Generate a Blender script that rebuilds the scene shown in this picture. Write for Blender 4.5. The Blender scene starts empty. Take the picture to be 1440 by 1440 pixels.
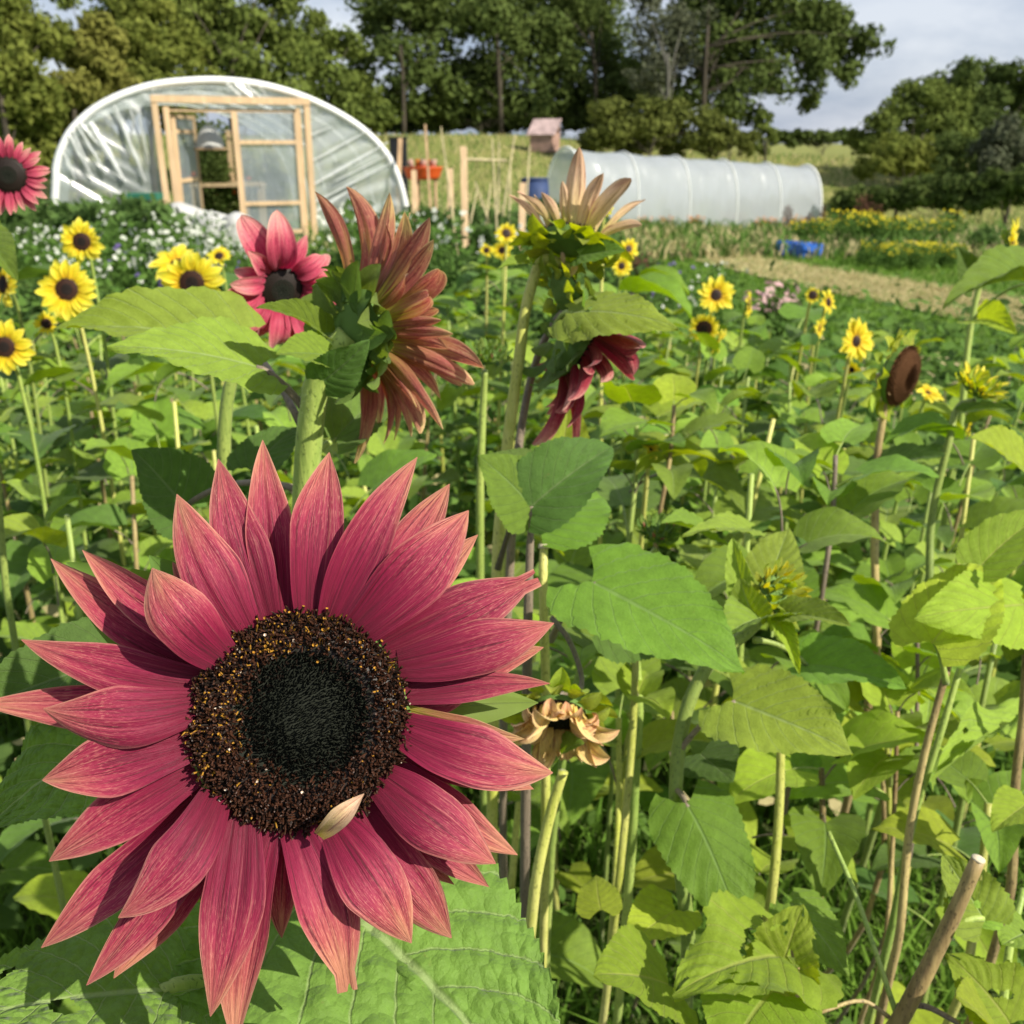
import bpy, math, random
import numpy as np
from mathutils import Vector, Matrix
R = math.radians
rnd = random.Random(7)
nrs = np.random.RandomState(11)
sc = bpy.context.scene
col = sc.collection

# ------------------------------------------------------------------ camera
F_PX = 1440.0
PITCH = R(19.85)
CAM = Vector((0, 0, 1.5))
cam_d = bpy.data.cameras.new('camera')
cam = bpy.data.objects.new('camera', cam_d)
col.objects.link(cam)
cam.location = CAM
cam.rotation_euler = (R(90) - PITCH, 0, 0)
cam_d.sensor_width = 36
cam_d.lens = 36
cam_d.clip_start = 0.02
cam_d.clip_end = 2000
cam_d.dof.use_dof = True
cam_d.dof.focus_distance = 0.49
cam_d.dof.aperture_fstop = 17
sc.camera = cam
sc.render.resolution_x = 1024
sc.render.resolution_y = 1024

# ------------------------------------------------------------------ world
w = bpy.data.worlds.new("World")
sc.world = w
w.use_nodes = True
wn = w.node_tree.nodes
wl = w.node_tree.links
wn.clear()
SUN_EL, SUN_AZ = R(38), R(58)          # azimuth measured from behind the camera to the right
sdir = Vector((math.sin(SUN_AZ) * math.cos(SUN_EL), -math.cos(SUN_AZ) * math.cos(SUN_EL), math.sin(SUN_EL)))
wo = wn.new('ShaderNodeOutputWorld')
bg = wn.new('ShaderNodeBackground')
bg.inputs['Strength'].default_value = 0.088
sky = wn.new('ShaderNodeTexSky')
sky.sky_type = 'NISHITA'
sky.sun_disc = False
sky.sun_elevation = SUN_EL
sky.sun_rotation = R(180) - SUN_AZ
tc = wn.new('ShaderNodeTexCoord')
mp = wn.new('ShaderNodeMapping')
mp.inputs['Scale'].default_value = (1.0, 1.0, 2.6)
wl.new(tc.outputs['Generated'], mp.inputs['Vector'])
nz = wn.new('ShaderNodeTexNoise')
nz.inputs['Scale'].default_value = 4.2
nz.inputs['Detail'].default_value = 7
nz.inputs['Roughness'].default_value = 0.55
wl.new(mp.outputs['Vector'], nz.inputs['Vector'])
rp = wn.new('ShaderNodeValToRGB')
rp.color_ramp.elements[0].position = 0.40
rp.color_ramp.elements[0].color = (2.9, 3.5, 4.8, 1)
rp.color_ramp.elements[1].position = 0.62
rp.color_ramp.elements[1].color = (6.2, 6.5, 7.2, 1)
wl.new(nz.outputs['Fac'], rp.inputs['Fac'])
mx = wn.new('ShaderNodeMix')
mx.data_type = 'RGBA'
mx.inputs['Factor'].default_value = 0.8
wl.new(sky.outputs['Color'], mx.inputs[6])
wl.new(rp.outputs['Color'], mx.inputs[7])
wl.new(mx.outputs[2], bg.inputs['Color'])
wl.new(bg.outputs['Background'], wo.inputs['Surface'])

sl = bpy.data.lights.new('sun', 'SUN')
sl.energy = 5.0
sl.angle = R(0.55)
sl.color = (1.0, 0.94, 0.82)
so = bpy.data.objects.new('sun', sl)
col.objects.link(so)
so.rotation_euler = sdir.to_track_quat('Z', 'Y').to_euler()
so.location = sdir * 50

sc.view_settings.view_transform = 'Standard'
sc.view_settings.look = 'None'
sc.view_settings.exposure = 0.58
sc.view_settings.gamma = 1
sc.view_settings.use_curve_mapping = False
sc.render.engine = 'CYCLES'
sc.cycles.transparent_max_bounces = 16
sc.cycles.max_bounces = 6

# ------------------------------------------------------------------ helpers
FW = Vector((0, math.cos(PITCH), -math.sin(PITCH)))
UP = Vector((0, math.sin(PITCH), math.cos(PITCH)))
RT = Vector((1, 0, 0))

def ray(px, py):
    return FW + RT * ((px - 720) / F_PX) - UP * ((py - 720) / F_PX)

def P(px, py, d):
    """the point of the place seen at (px, py) of the photograph, d metres deep"""
    return CAM + ray(px, py) * d

def to_px(p):
    v = Vector(p) - CAM
    d = max(v.dot(FW), 1e-4)
    return 720 + F_PX * v.dot(RT) / d, 720 - F_PX * v.dot(UP) / d

def sst(a, b, x):
    t = min(1, max(0, (x - a) / (b - a)))
    return t * t * (3 - 2 * t)

def hgt(x, y):
    z = -0.5 * sst(17, 27, y) - 0.07 * min(max(0, x), 18) * sst(16, 30, y) + 2.4 * sst(34, 60, y)
    z += 0.03 * math.sin(x * 0.9 + 1) * math.cos(y * 0.7) * sst(6, 12, y)
    return z

def G(px, py):
    """where the sight line through (px, py) meets the ground"""
    r = ray(px, py)
    t = 0.8
    while t < 400:
        p = CAM + r * t
        if p.z <= hgt(p.x, p.y):
            return Vector((p.x, p.y, hgt(p.x, p.y)))
        t += 0.02 + t * 0.002
    return CAM + r * 60

def onground(px, d):
    """ground point straight below/above the sight column px at depth d"""
    p = P(px, 300, d)
    return Vector((p.x, p.y, hgt(p.x, p.y)))

def mesh(name, verts, faces, mats, uvs=None, mi=None, smooth=True):
    me = bpy.data.meshes.new(name)
    me.from_pydata([tuple(v) for v in verts], [], faces)
    for m in (mats if isinstance(mats, (list, tuple)) else [mats]):
        me.materials.append(m)
    if uvs is not None:
        uvl = me.uv_layers.new(name='UVMap')
        idx = np.empty(len(me.loops), dtype=np.int32)
        me.loops.foreach_get('vertex_index', idx)
        uvl.data.foreach_set('uv', np.asarray(uvs, dtype=np.float32)[idx].ravel())
    if mi is not None:
        me.polygons.foreach_set('material_index', mi)
    if smooth:
        me.polygons.foreach_set('use_smooth', [True] * len(me.polygons))
    me.update()
    return me

def quads_mesh(name, V, mats, nper=4, mi=None, smooth=False):
    """V: (n, nper, 3) array, one polygon per row"""
    n = V.shape[0]
    me = bpy.data.meshes.new(name)
    me.vertices.add(n * nper)
    me.vertices.foreach_set('co', V.astype(np.float32).ravel())
    me.loops.add(n * nper)
    me.loops.foreach_set('vertex_index', np.arange(n * nper, dtype=np.int32))
    me.polygons.add(n)
    me.polygons.foreach_set('loop_start', np.arange(0, n * nper, nper, dtype=np.int32))
    me.polygons.foreach_set('loop_total', np.full(n, nper, dtype=np.int32))
    for m in (mats if isinstance(mats, (list, tuple)) else [mats]):
        me.materials.append(m)
    if mi is not None:
        me.polygons.foreach_set('material_index', np.asarray(mi, dtype=np.int32))
    me.update(calc_edges=True)
    me.validate()
    return me

def obj(name, me, parent=None, loc=None, mat=None):
    o = bpy.data.objects.new(name, me)
    col.objects.link(o)
    if parent is not None:
        o.parent = parent
    if mat is not None:
        o.matrix_basis = mat
    elif loc is not None:
        o.location = loc
    return o

def tag(o, label=None, cat=None, group=None, kind=None):
    if label: o['label'] = label
    if cat: o['category'] = cat
    if group: o['group'] = group
    if kind: o['kind'] = kind
    return o

def thing(name, loc, label, cat, group=None):
    o = bpy.data.objects.new(name, None)
    o.empty_display_size = 0.1
    col.objects.link(o)
    o.location = loc
    return tag(o, label, cat, group)

class MB:
    def __init__(self):
        self.v, self.f, self.m, self.uv = [], [], [], []
    def add(self, vs, fs, m=0, uv=None):
        b = len(self.v)
        self.v += [tuple(a) for a in vs]
        self.f += [tuple(b + i for i in f) for f in fs]
        self.m += [m] * len(fs)
        self.uv += uv if uv else [(0, 0)] * len(vs)
    def tube(self, pts, rad, n=8, m=0, cap=True, wob=0.0):
        pts = [Vector(p) for p in pts]
        if not isinstance(rad, (list, tuple)): rad = [rad] * len(pts)
        vs, fs, uv = [], [], []
        t0 = (pts[1] - pts[0]).normalized()
        a = t0.orthogonal().normalized()
        L = 0
        for i, p in enumerate(pts):
            t = (pts[min(i + 1, len(pts) - 1)] - pts[max(i - 1, 0)]).normalized()
            a = (a - t * a.dot(t)).normalized()
            b = t.cross(a)
            if i: L += (p - pts[i - 1]).length
            for k in range(n):
                ang = 2 * math.pi * k / n
                r = rad[i] * (1 + wob * rnd.uniform(-1, 1))
                vs.append(p + (a * math.cos(ang) + b * math.sin(ang)) * r)
                uv.append((k / n, L))
        for i in range(len(pts) - 1):
            for k in range(n):
                k2 = (k + 1) % n
                fs.append((i * n + k, i * n + k2, (i + 1) * n + k2, (i + 1) * n + k))
        if cap:
            fs.append(tuple(reversed(range(n))))
            fs.append(tuple((len(pts) - 1) * n + k for k in range(n)))
        self.add(vs, fs, m, uv)
        return self
    def box(self, c, s, m=0, rot=None):
        c = Vector(c)
        vs = []
        for dx in (-.5, .5):
            for dy in (-.5, .5):
                for dz in (-.5, .5):
                    v = Vector((dx * s[0], dy * s[1], dz * s[2]))
                    if rot is not None: v = rot @ v
                    vs.append(c + v)
        self.add(vs, [(0, 1, 3, 2), (4, 6, 7, 5), (0, 4, 5, 1), (2, 3, 7, 6), (0, 2, 6, 4), (1, 5, 7, 3)], m)
        return self
    def build(self, name, mats, parent=None, smooth=True, loc=None, mat=None):
        return obj(name, mesh(name, self.v, self.f, mats, self.uv, self.m, smooth), parent, loc, mat)
    def me(self, name, mats, smooth=True):
        return mesh(name, self.v, self.f, mats, self.uv, self.m, smooth)

def bez(pts, n):
    pts = [Vector(p) for p in pts]
    out = []
    for i in range(n + 1):
        q = list(pts)
        t = i / n
        while len(q) > 1:
            q = [q[j].lerp(q[j + 1], t) for j in range(len(q) - 1)]
        out.append(q[0])
    return out

# ------------------------------------------------------------------ materials
class NT:
    def __init__(self, name):
        self.mat = bpy.data.materials.new(name)
        self.mat.use_nodes = True
        self.n = self.mat.node_tree.nodes
        self.l = self.mat.node_tree.links
        self.n.clear()
        self.out = self.n.new('ShaderNodeOutputMaterial')
    def put(self, sock, v):
        if isinstance(v, (int, float)): sock.default_value = v
        elif isinstance(v, (tuple, list)):
            sock.default_value = tuple(v) + (1,) if len(v) == 3 and len(sock.default_value) == 4 else v
        else: self.l.new(v, sock)
    def math(self, op, a, b=0.0, clamp=False):
        x = self.n.new('ShaderNodeMath'); x.operation = op; x.use_clamp = clamp
        self.put(x.inputs[0], a); self.put(x.inputs[1], b)
        return x.outputs[0]
    def maprange(self, v, a, b, c=0.0, d=1.0):
        x = self.n.new('ShaderNodeMapRange'); x.interpolation_type = 'SMOOTHSTEP'
        self.put(x.inputs[0], v)
        for i, k in enumerate((a, b, c, d)): x.inputs[1 + i].default_value = k
        return x.outputs[0]
    def mix(self, f, a, b, mode='MIX'):
        x = self.n.new('ShaderNodeMix'); x.data_type = 'RGBA'; x.blend_type = mode
        self.put(x.inputs[0], f); self.put(x.inputs[6], a); self.put(x.inputs[7], b)
        return x.outputs[2]
    def tex(self, which='Object'):
        return self.n.new('ShaderNodeTexCoord').outputs[which]
    def mapping(self, v, scale=(1, 1, 1), loc=None):
        x = self.n.new('ShaderNodeMapping'); self.put(x.inputs['Vector'], v)
        x.inputs['Scale'].default_value = scale
        if loc is not None: self.put(x.inputs['Location'], loc)
        return x.outputs[0]
    def noise(self, v=None, scale=5, detail=4, rough=0.5, w=None):
        x = self.n.new('ShaderNodeTexNoise')
        if w is not None:
            x.noise_dimensions = '4D'; self.put(x.inputs['W'], w)
        if v is not None: self.put(x.inputs['Vector'], v)
        x.inputs['Scale'].default_value = scale; x.inputs['Detail'].default_value = detail
        x.inputs['Roughness'].default_value = rough
        return x.outputs['Fac']
    def ramp(self, f, stops):
        x = self.n.new('ShaderNodeValToRGB'); self.put(x.inputs[0], f)
        e = x.color_ramp.elements
        while len(e) < len(stops): e.new(0.5)
        for i, (p, c) in enumerate(stops):
            e[i].position = p; e[i].color = tuple(c) + (1,)
        return x.outputs[0]
    def hsv(self, c, h=0.5, s=1.0, v=1.0):
        x = self.n.new('ShaderNodeHueSaturation'); self.put(x.inputs['Color'], c)
        self.put(x.inputs['Hue'], h); self.put(x.inputs['Saturation'], s); self.put(x.inputs['Value'], v)
        return x.outputs[0]
    def rand(self):
        return self.n.new('ShaderNodeObjectInfo').outputs['Random']
    def bump(self, h, strength=0.3, dist=0.01):
        x = self.n.new('ShaderNodeBump'); self.put(x.inputs['Height'], h)
        x.inputs['Strength'].default_value = strength; x.inputs['Distance'].default_value = dist
        return x.outputs[0]
    def pbr(self, c, rough=0.6, spec=0.3, nrm=None, metal=0.0, sheen=0.0):
        x = self.n.new('ShaderNodeBsdfPrincipled')
        self.put(x.inputs['Base Color'], c); self.put(x.inputs['Roughness'], rough)
        x.inputs['Specular IOR Level'].default_value = spec; x.inputs['Metallic'].default_value = metal
        if sheen:
            x.inputs['Sheen Weight'].default_value = sheen
        if nrm is not None: self.put(x.inputs['Normal'], nrm)
        return x.outputs[0]
    def transl(self, c, nrm=None):
        x = self.n.new('ShaderNodeBsdfTranslucent'); self.put(x.inputs[0], c)
        if nrm is not None: self.put(x.inputs['Normal'], nrm)
        return x.outputs[0]
    def mixs(self, f, a, b):
        x = self.n.new('ShaderNodeMixShader'); self.put(x.inputs[0], f)
        self.l.new(a, x.inputs[1]); self.l.new(b, x.inputs[2])
        return x.outputs[0]
    def done(self, s):
        self.l.new(s, self.out.inputs['Surface'])
        return self.mat

def simple(name, c, rough=0.7, var=0.25, scale=8, spec=0.2, bump=0.2, bdist=0.01, stretch=(1, 1, 1), tr=0.0):
    t = NT(name)
    f = t.noise(t.mapping(t.tex(), stretch), scale, 5, 0.6)
    c2 = tuple(min(1, x * (1 + var)) for x in c); c1 = tuple(x * (1 - var) for x in c)
    cc = t.ramp(f, [(0.3, c1), (0.7, c2)])
    s = t.pbr(cc, rough, spec, t.bump(f, bump, bdist) if bump else None)
    if tr: s = t.mixs(tr, s, t.transl(cc))
    return t.done(s)

def leafmat(name, c, vein=(0.20, 0.30, 0.10), huev=0.035, valv=0.5, rough=0.52, tr=0.36, tcol=None, nv=8.0, veins=0.5, bumpd=0.002, cells=0):
    t = NT(name)
    uv = t.n.new('ShaderNodeSeparateXYZ'); t.l.new(t.tex('UV'), uv.inputs[0])
    au = t.math('ABSOLUTE', t.math('SUBTRACT', t.math('MULTIPLY', uv.outputs[0], 2.0), 1.0))
    nzz = t.noise(t.tex(), 9, 4, 0.6)
    wob = t.math('MULTIPLY', t.math('SUBTRACT', nzz, 0.5), 0.25)
    mid = t.maprange(au, 0.012, 0.05, 1.0, 0.0)
    p = t.math('ADD', t.math('MULTIPLY', t.math('SUBTRACT', uv.outputs[1], t.math('MULTIPLY', au, 0.34)), nv), wob)
    fr = t.math('ABSOLUTE', t.math('SUBTRACT', t.math('FRACT', p), 0.5))
    side = t.maprange(fr, 0.445, 0.495, 0.0, 0.7)
    fine = t.noise(t.tex(), 60, 3, 0.6)
    vm = t.math('MAXIMUM', mid, side)
    r = t.rand()
    base = t.ramp(t.math('ADD', t.math('MULTIPLY', nzz, 0.7), t.math('MULTIPLY', fine, 0.3)),
                  [(0.3, tuple(x * 0.8 for x in c)), (0.7, tuple(min(1, x * 1.25) for x in c))])
    hue = t.math('ADD', 0.5 - huev * .8, t.math('MULTIPLY', r, huev))
    r2 = t.math('FRACT', t.math('MULTIPLY', r, 7.31))
    val = t.math('ADD', 1 - valv / 2, t.math('MULTIPLY', r2, valv))
    base = t.hsv(base, hue, 1.0, val)
    # a little rust, tears and dull patches
    spot = t.maprange(t.noise(t.tex(), 23, 2, 0.5), 0.70, 0.78)
    base = t.mix(t.math('MULTIPLY', spot, 0.35), base, (0.20, 0.17, 0.05))
    cc = t.mix(t.math('MULTIPLY', vm, veins), base, vein)
    hh = t.math('ADD', t.math('MULTIPLY', vm, -0.6), t.math('MULTIPLY', fine, 0.5))
    if cells:
        vo = t.n.new('ShaderNodeTexVoronoi'); vo.inputs['Scale'].default_value = cells
        t.l.new(t.mapping(t.tex('UV'), (.9, 1, 1)), vo.inputs['Vector'])
        hh = t.math('ADD', hh, t.math('MULTIPLY', vo.outputs['Distance'], -1.6))
    nb = t.bump(hh, 0.7, bumpd)
    s = t.pbr(cc, rough + .08, 0.2, nb, sheen=0.08)
    tc_ = t.hsv(cc, 0.485, 1.15, 1.75) if tcol is None else tcol
    s = t.mixs(tr, s, t.transl(tc_, nb))
    return t.done(s)

M = {}
M['leaf'] = leafmat('sunflower leaf', (0.138, 0.250, 0.026))
M['leaf2'] = leafmat('sunflower leaf pale', (0.205, 0.325, 0.040), vein=(0.32, 0.40, 0.17))
M['leafd'] = leafmat('sunflower leaf bluish', (0.080, 0.160, 0.028), vein=(0.17, 0.22, 0.09))
M['leafy'] = leafmat('sunflower leaf yellowing', (0.25, 0.36, 0.03), vein=(0.38, 0.38, 0.11), tr=0.42)
M['leafh'] = leafmat('sunflower leaf close', (0.15, 0.26, 0.042), vein=(0.36, 0.44, 0.19), huev=0.01, valv=0.1, veins=0.6, nv=7.0, bumpd=0.0035, cells=20)
M['bract'] = leafmat('bract', (0.13, 0.22, 0.04), vein=(0.22, 0.28, 0.09), nv=0.5, veins=0.3)
M['bracty'] = leafmat('bract yellow green', (0.28, 0.36, 0.04), vein=(0.22, 0.28, 0.09), nv=0.5, veins=0.3)
M['pistil'] = simple('head back green', (0.11, 0.19, 0.04), 0.6, 0.3, 80)

def stemmat(name, c1, c2, scale=9):
    t = NT(name)
    v = t.tex()
    f = t.noise(t.mapping(v, (1, 1, 0.35)), scale, 4, 0.6)
    g = t.noise(t.mapping(v, (1, 1, 0.12)), 260, 2, 0.6)
    sp_ = t.maprange(t.noise(t.mapping(v, (1, 1, 0.5)), 420, 2, 0.5), .58, .68)
    cc = t.ramp(t.math('ADD', t.math('MULTIPLY', f, 0.75), t.math('MULTIPLY', g, 0.25)), [(0.38, c1), (0.62, c2)])
    cc = t.mix(t.math('MULTIPLY', sp_, .6), cc, tuple(x * .35 for x in c1))
    cc = t.hsv(cc, 0.5, 1.0, t.math('ADD', 0.8, t.math('MULTIPLY', t.rand(), 0.5)))
    return t.done(t.pbr(cc, 0.5, 0.35, t.bump(g, 0.4, 0.0015), sheen=0.1))
M['stem'] = stemmat('stem green', (0.17, 0.25, 0.045), (0.33, 0.40, 0.09))
M['stemy'] = stemmat('stem yellow', (0.33, 0.36, 0.05), (0.55, 0.52, 0.17))
M['stemb'] = stemmat('stem brown', (0.13, 0.08, 0.035), (0.38, 0.30, 0.12), 14)
M['stemk'] = stemmat('stem dark brown', (0.12, 0.07, 0.03), (0.34, 0.25, 0.10), 30)
M['stemp'] = stemmat('stem purplish', (0.11, 0.085, 0.06), (0.22, 0.17, 0.12), 10)
M['pith'] = simple('cut pith', (0.6, 0.52, 0.36), 0.8, 0.2, 200)

def petalmat(name, stops, edge, dark, tr=0.3, scale=1.0, edgeamt=0.55, rough=0.55, grainy=0.4):
    """ray floret: the pigment changes from claw to tip, with fine lengthwise nerves"""
    t = NT(name)
    sx = t.n.new('ShaderNodeSeparateXYZ'); t.l.new(t.tex('UV'), sx.inputs[0])
    u, v = sx.outputs[0], sx.outputs[1]
    r = t.rand()
    cmb = t.n.new('ShaderNodeCombineXYZ')
    t.put(cmb.inputs[0], t.math('MULTIPLY', u, 26 * scale)); t.put(cmb.inputs[1], t.math('MULTIPLY', v, 1.5)); t.put(cmb.inputs[2], t.math('MULTIPLY', r, 50))
    lines = t.noise(cmb.outputs[0], 1.0, 3, 0.75)
    cm2 = t.n.new('ShaderNodeCombineXYZ')
    t.put(cm2.inputs[0], t.math('MULTIPLY', u, 7)); t.put(cm2.inputs[1], t.math('MULTIPLY', v, 0.9)); t.put(cm2.inputs[2], t.math('MULTIPLY', r, 31))
    broad = t.noise(cm2.outputs[0], 1.0, 2, 0.5)
    cm3 = t.n.new('ShaderNodeCombineXYZ')
    t.put(cm3.inputs[0], t.math('MULTIPLY', u, 60 * scale)); t.put(cm3.inputs[1], t.math('MULTIPLY', v, 22)); t.put(cm3.inputs[2], r)
    grain = t.noise(cm3.outputs[0], 1.0, 3, 0.7)
    au = t.math('ABSOLUTE', t.math('SUBTRACT', t.math('MULTIPLY', u, 2.0), 1.0))
    pos = t.math('ADD', t.math('ADD', v, t.math('MULTIPLY', t.math('SUBTRACT', broad, 0.5), 0.55)),
                 t.math('MULTIPLY', t.math('POWER', au, 3.0), 0.10))
    pos = t.math('ADD', pos, t.math('MULTIPLY', t.math('SUBTRACT', t.math('FRACT', t.math('MULTIPLY', r, 5.7)), 0.5), 0.30))
    pos = t.math('ADD', pos, t.math('MULTIPLY', t.math('SUBTRACT', grain, 0.5), 0.18))
    c = t.ramp(pos, stops)
    c = t.mix(t.math('MULTIPLY', t.maprange(t.math('ADD', au, t.math('MULTIPLY', v, 0.25)), 1.02, 1.2), edgeamt), c, edge)
    dl = t.maprange(lines, 0.51, 0.64, 0.0, 0.85)
    c = t.mix(dl, c, dark)
    ll = t.maprange(lines, 0.44, 0.32, 0.0, 0.42)
    c = t.mix(t.math('MULTIPLY', ll, t.maprange(v, 0.1, 0.8, 0.12, 1.0)), c, edge)
    sg = t.maprange(grain, 0.52, 0.66, 0.0, 0.42 * grainy)
    c = t.mix(t.math('MULTIPLY', sg, t.maprange(v, 0.25, 0.8)), c, edge)
    c = t.hsv(c, 0.5, 1.0, t.math('ADD', 0.75, t.math('MULTIPLY', grain, 0.5)))
    hh = t.math('ADD', t.math('MULTIPLY', lines, -1.0), t.math('MULTIPLY', grain, 0.25))
    nb = t.bump(hh, 0.55, 0.0012)
    s = t.pbr(c, rough, 0.25, nb, sheen=0.15)
    s = t.mixs(tr, s, t.transl(t.hsv(c, 0.5, 1.1, 1.3), nb))
    return t.done(s)

M['petal_hero'] = petalmat('petal crimson to salmon',
    [(0.0, (0.14, 0.003, 0.022)), (0.36, (0.21, 0.005, 0.038)), (0.62, (0.31, 0.024, 0.062)), (0.86, (0.40, 0.090, 0.085)), (1.0, (0.50, 0.20, 0.12))],
    (0.60, 0.30, 0.21), (0.085, 0.004, 0.015), tr=.24, grainy=1.0)
M['petal_pink'] = petalmat('petal pink', [(0.0, (0.33, 0.02, 0.06)), (0.5, (0.55, 0.07, 0.13)), (0.8, (0.65, 0.22, 0.22)), (1, (0.68, 0.34, 0.27))],
    (0.70, 0.42, 0.33), (0.26, 0.02, 0.05), scale=0.6)
M['petal_back'] = petalmat('petal outside dusky', [(0.0, (0.44, 0.40, 0.05)), (0.22, (0.42, 0.22, 0.08)), (0.6, (0.42, 0.12, 0.10)), (0.9, (0.52, 0.24, 0.14)), (1, (0.68, 0.46, 0.2))],
    (0.80, 0.62, 0.30), (0.20, 0.035, 0.04), scale=0.4, tr=.45)
M['petal_tan'] = petalmat('petal faded tan', [(0.0, (0.5, 0.45, 0.08)), (0.3, (0.68, 0.50, 0.25)), (0.8, (0.72, 0.48, 0.32)), (1, (0.5, 0.3, 0.18))],
    (0.72, 0.55, 0.33), (0.36, 0.18, 0.12), scale=0.35)
M['petal_cream'] = petalmat('petal wilted cream', [(0.0, (0.70, 0.54, 0.12)), (0.4, (0.80, 0.60, 0.20)), (0.8, (0.78, 0.52, 0.24)), (1, (0.6, 0.3, 0.16))],
    (0.8, 0.66, 0.34), (0.38, 0.17, 0.09), scale=0.3)
M['petal_yellow'] = petalmat('petal yellow', [(0.0, (0.68, 0.42, 0.01)), (0.3, (0.76, 0.62, 0.015)), (0.8, (0.76, 0.69, 0.04)), (1, (0.76, 0.70, 0.09))],
    (0.86, 0.78, 0.22), (0.62, 0.38, 0.01), tr=0.35, scale=0.3)
M['petal_red'] = petalmat('petal dark red', [(0.0, (0.2, 0.01, 0.025)), (0.6, (0.32, 0.03, 0.05)), (0.9, (0.5, 0.16, 0.15)), (1, (0.6, 0.3, 0.25))],
    (0.6, 0.3, 0.24), (0.12, 0.01, 0.02), scale=0.3)
M['fl_dark'] = simple('floret black', (0.016, 0.010, 0.007), 0.5, 0.6, 300, spec=0.22, bump=0)
M['fl_green'] = simple('floret black green', (0.013, 0.015, 0.010), 0.7, 0.5, 300, spec=0.1, bump=0)
M['fl_brown'] = simple('floret brown', (0.042, 0.016, 0.008), 0.5, 0.7, 400, spec=0.25, bump=0)
M['fl_yellow'] = simple('floret pollen', (0.34, 0.17, 0.02), 0.7, 0.4, 300, spec=0.2, bump=0)
M['fl_pale'] = simple('floret pale tip', (0.62, 0.50, 0.38), 0.4, 0.3, 300, spec=0.5, bump=0)
M['seedbrown'] = simple('seed head brown', (0.13, 0.060, 0.026), 0.8, 0.6, 60, spec=0.1, bump=0.6)

def foliage(name, c, c2, tr=0.3, scale=0.5, rough=0.8):
    t = NT(name)
    f = t.noise(t.tex(), scale, 3, 0.6)
    g = t.noise(t.tex(), scale * 9, 2, 0.6)
    cc = t.ramp(t.math('ADD', t.math('MULTIPLY', f, 0.6), t.math('MULTIPLY', g, 0.4)), [(0.35, c), (0.65, c2)])
    return t.done(t.mixs(tr, t.pbr(cc, rough, 0.08), t.transl(cc)))
M['f_dark'] = foliage('foliage dark oak', (0.058, 0.088, 0.022), (0.125, 0.165, 0.04))
M['f_mid'] = foliage('foliage mid', (0.085, 0.12, 0.025), (0.175, 0.215, 0.045))
M['f_olive'] = foliage('foliage olive', (0.085, 0.105, 0.022), (0.165, 0.185, 0.042))
M['f_yellow'] = foliage('foliage yellowish', (0.14, 0.15, 0.03), (0.26, 0.25, 0.06))
M['f_light'] = foliage('foliage light olive', (0.12, 0.155, 0.028), (0.25, 0.27, 0.055), tr=.4)
M['f_grey'] = foliage('foliage grey', (0.07, 0.085, 0.045), (0.14, 0.15, 0.09))
M['f_weed'] = foliage('weed leaves', (0.06, 0.13, 0.022), (0.13, 0.22, 0.045), scale=3)
M['f_veg'] = foliage('garden leaves', (0.06, 0.12, 0.03), (0.12, 0.19, 0.05), scale=2)
M['f_straw'] = foliage('straw grass', (0.38, 0.33, 0.15), (0.58, 0.50, 0.27), scale=2)
M['f_grass'] = foliage('grass blades', (0.08, 0.17, 0.02), (0.17, 0.29, 0.04), scale=2)
M['f_rust'] = foliage('rusty seed stalks', (0.09, 0.045, 0.03), (0.16, 0.075, 0.045), scale=2)
M['w_flower'] = foliage('white bloom', (0.50, 0.54, 0.44), (0.72, 0.72, 0.64), scale=8)
M['p_flower'] = foliage('purple bloom', (0.10, 0.07, 0.22), (0.2, 0.14, 0.36), scale=8)
M['pk_flower'] = foliage('pink bloom', (0.55, 0.3, 0.32), (0.72, 0.5, 0.48), scale=8)
M['y_flower'] = foliage('yellow bloom', (0.62, 0.5, 0.02), (0.80, 0.70, 0.04), scale=8)
M['o_flower'] = foliage('orange bloom', (0.6, 0.2, 0.04), (0.7, 0.3, 0.08), scale=8)
M['bark'] = simple('bark', (0.06, 0.05, 0.035), 0.9, 0.4, 3, bump=0.6, bdist=0.05)
M['barkpale'] = simple('bark pale', (0.11, 0.105, 0.085), 0.9, 0.3, 3, bump=0.5, bdist=0.05)
M['timber'] = simple('sawn pine', (0.55, 0.39, 0.23), 0.7, 0.18, 14, stretch=(1, 1, 0.15), bump=0.2)
M['timberold'] = simple('weathered timber', (0.42, 0.28, 0.16), 0.85, 0.3, 10, stretch=(1, 1, 0.15))
M['cane'] = simple('bamboo cane', (0.42, 0.36, 0.20), 0.6, 0.3, 8)
M['orange'] = simple('orange plastic', (0.75, 0.11, 0.02), 0.45, 0.12, 4, spec=0.5, bump=0)
M['blue'] = simple('blue plastic', (0.03, 0.13, 0.52), 0.4, 0.2, 4, spec=0.5, bump=0)
M['navy'] = simple('navy tarp', (0.03, 0.05, 0.12), 0.6, 0.3, 4)
M['blackp'] = simple('black plastic', (0.015, 0.016, 0.018), 0.4, 0.2, 4)
M['greenp'] = simple('green tray plastic', (0.03, 0.14, 0.09), 0.5, 0.3, 4)
M['sack'] = simple('white woven sack', (0.42, 0.42, 0.40), 0.7, 0.12, 6, bump=0.6, bdist=0.03)
M['roofred'] = simple('faded red roof', (0.42, 0.31, 0.29), 0.7, 0.4, 3)
M['hutwood'] = simple('pinkish boards', (0.36, 0.23, 0.18), 0.8, 0.25, 5)
M['hoop'] = simple('white hoop cover', (0.74, 0.75, 0.72), 0.45, 0.08, 6, spec=0.5, bump=0)

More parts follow.
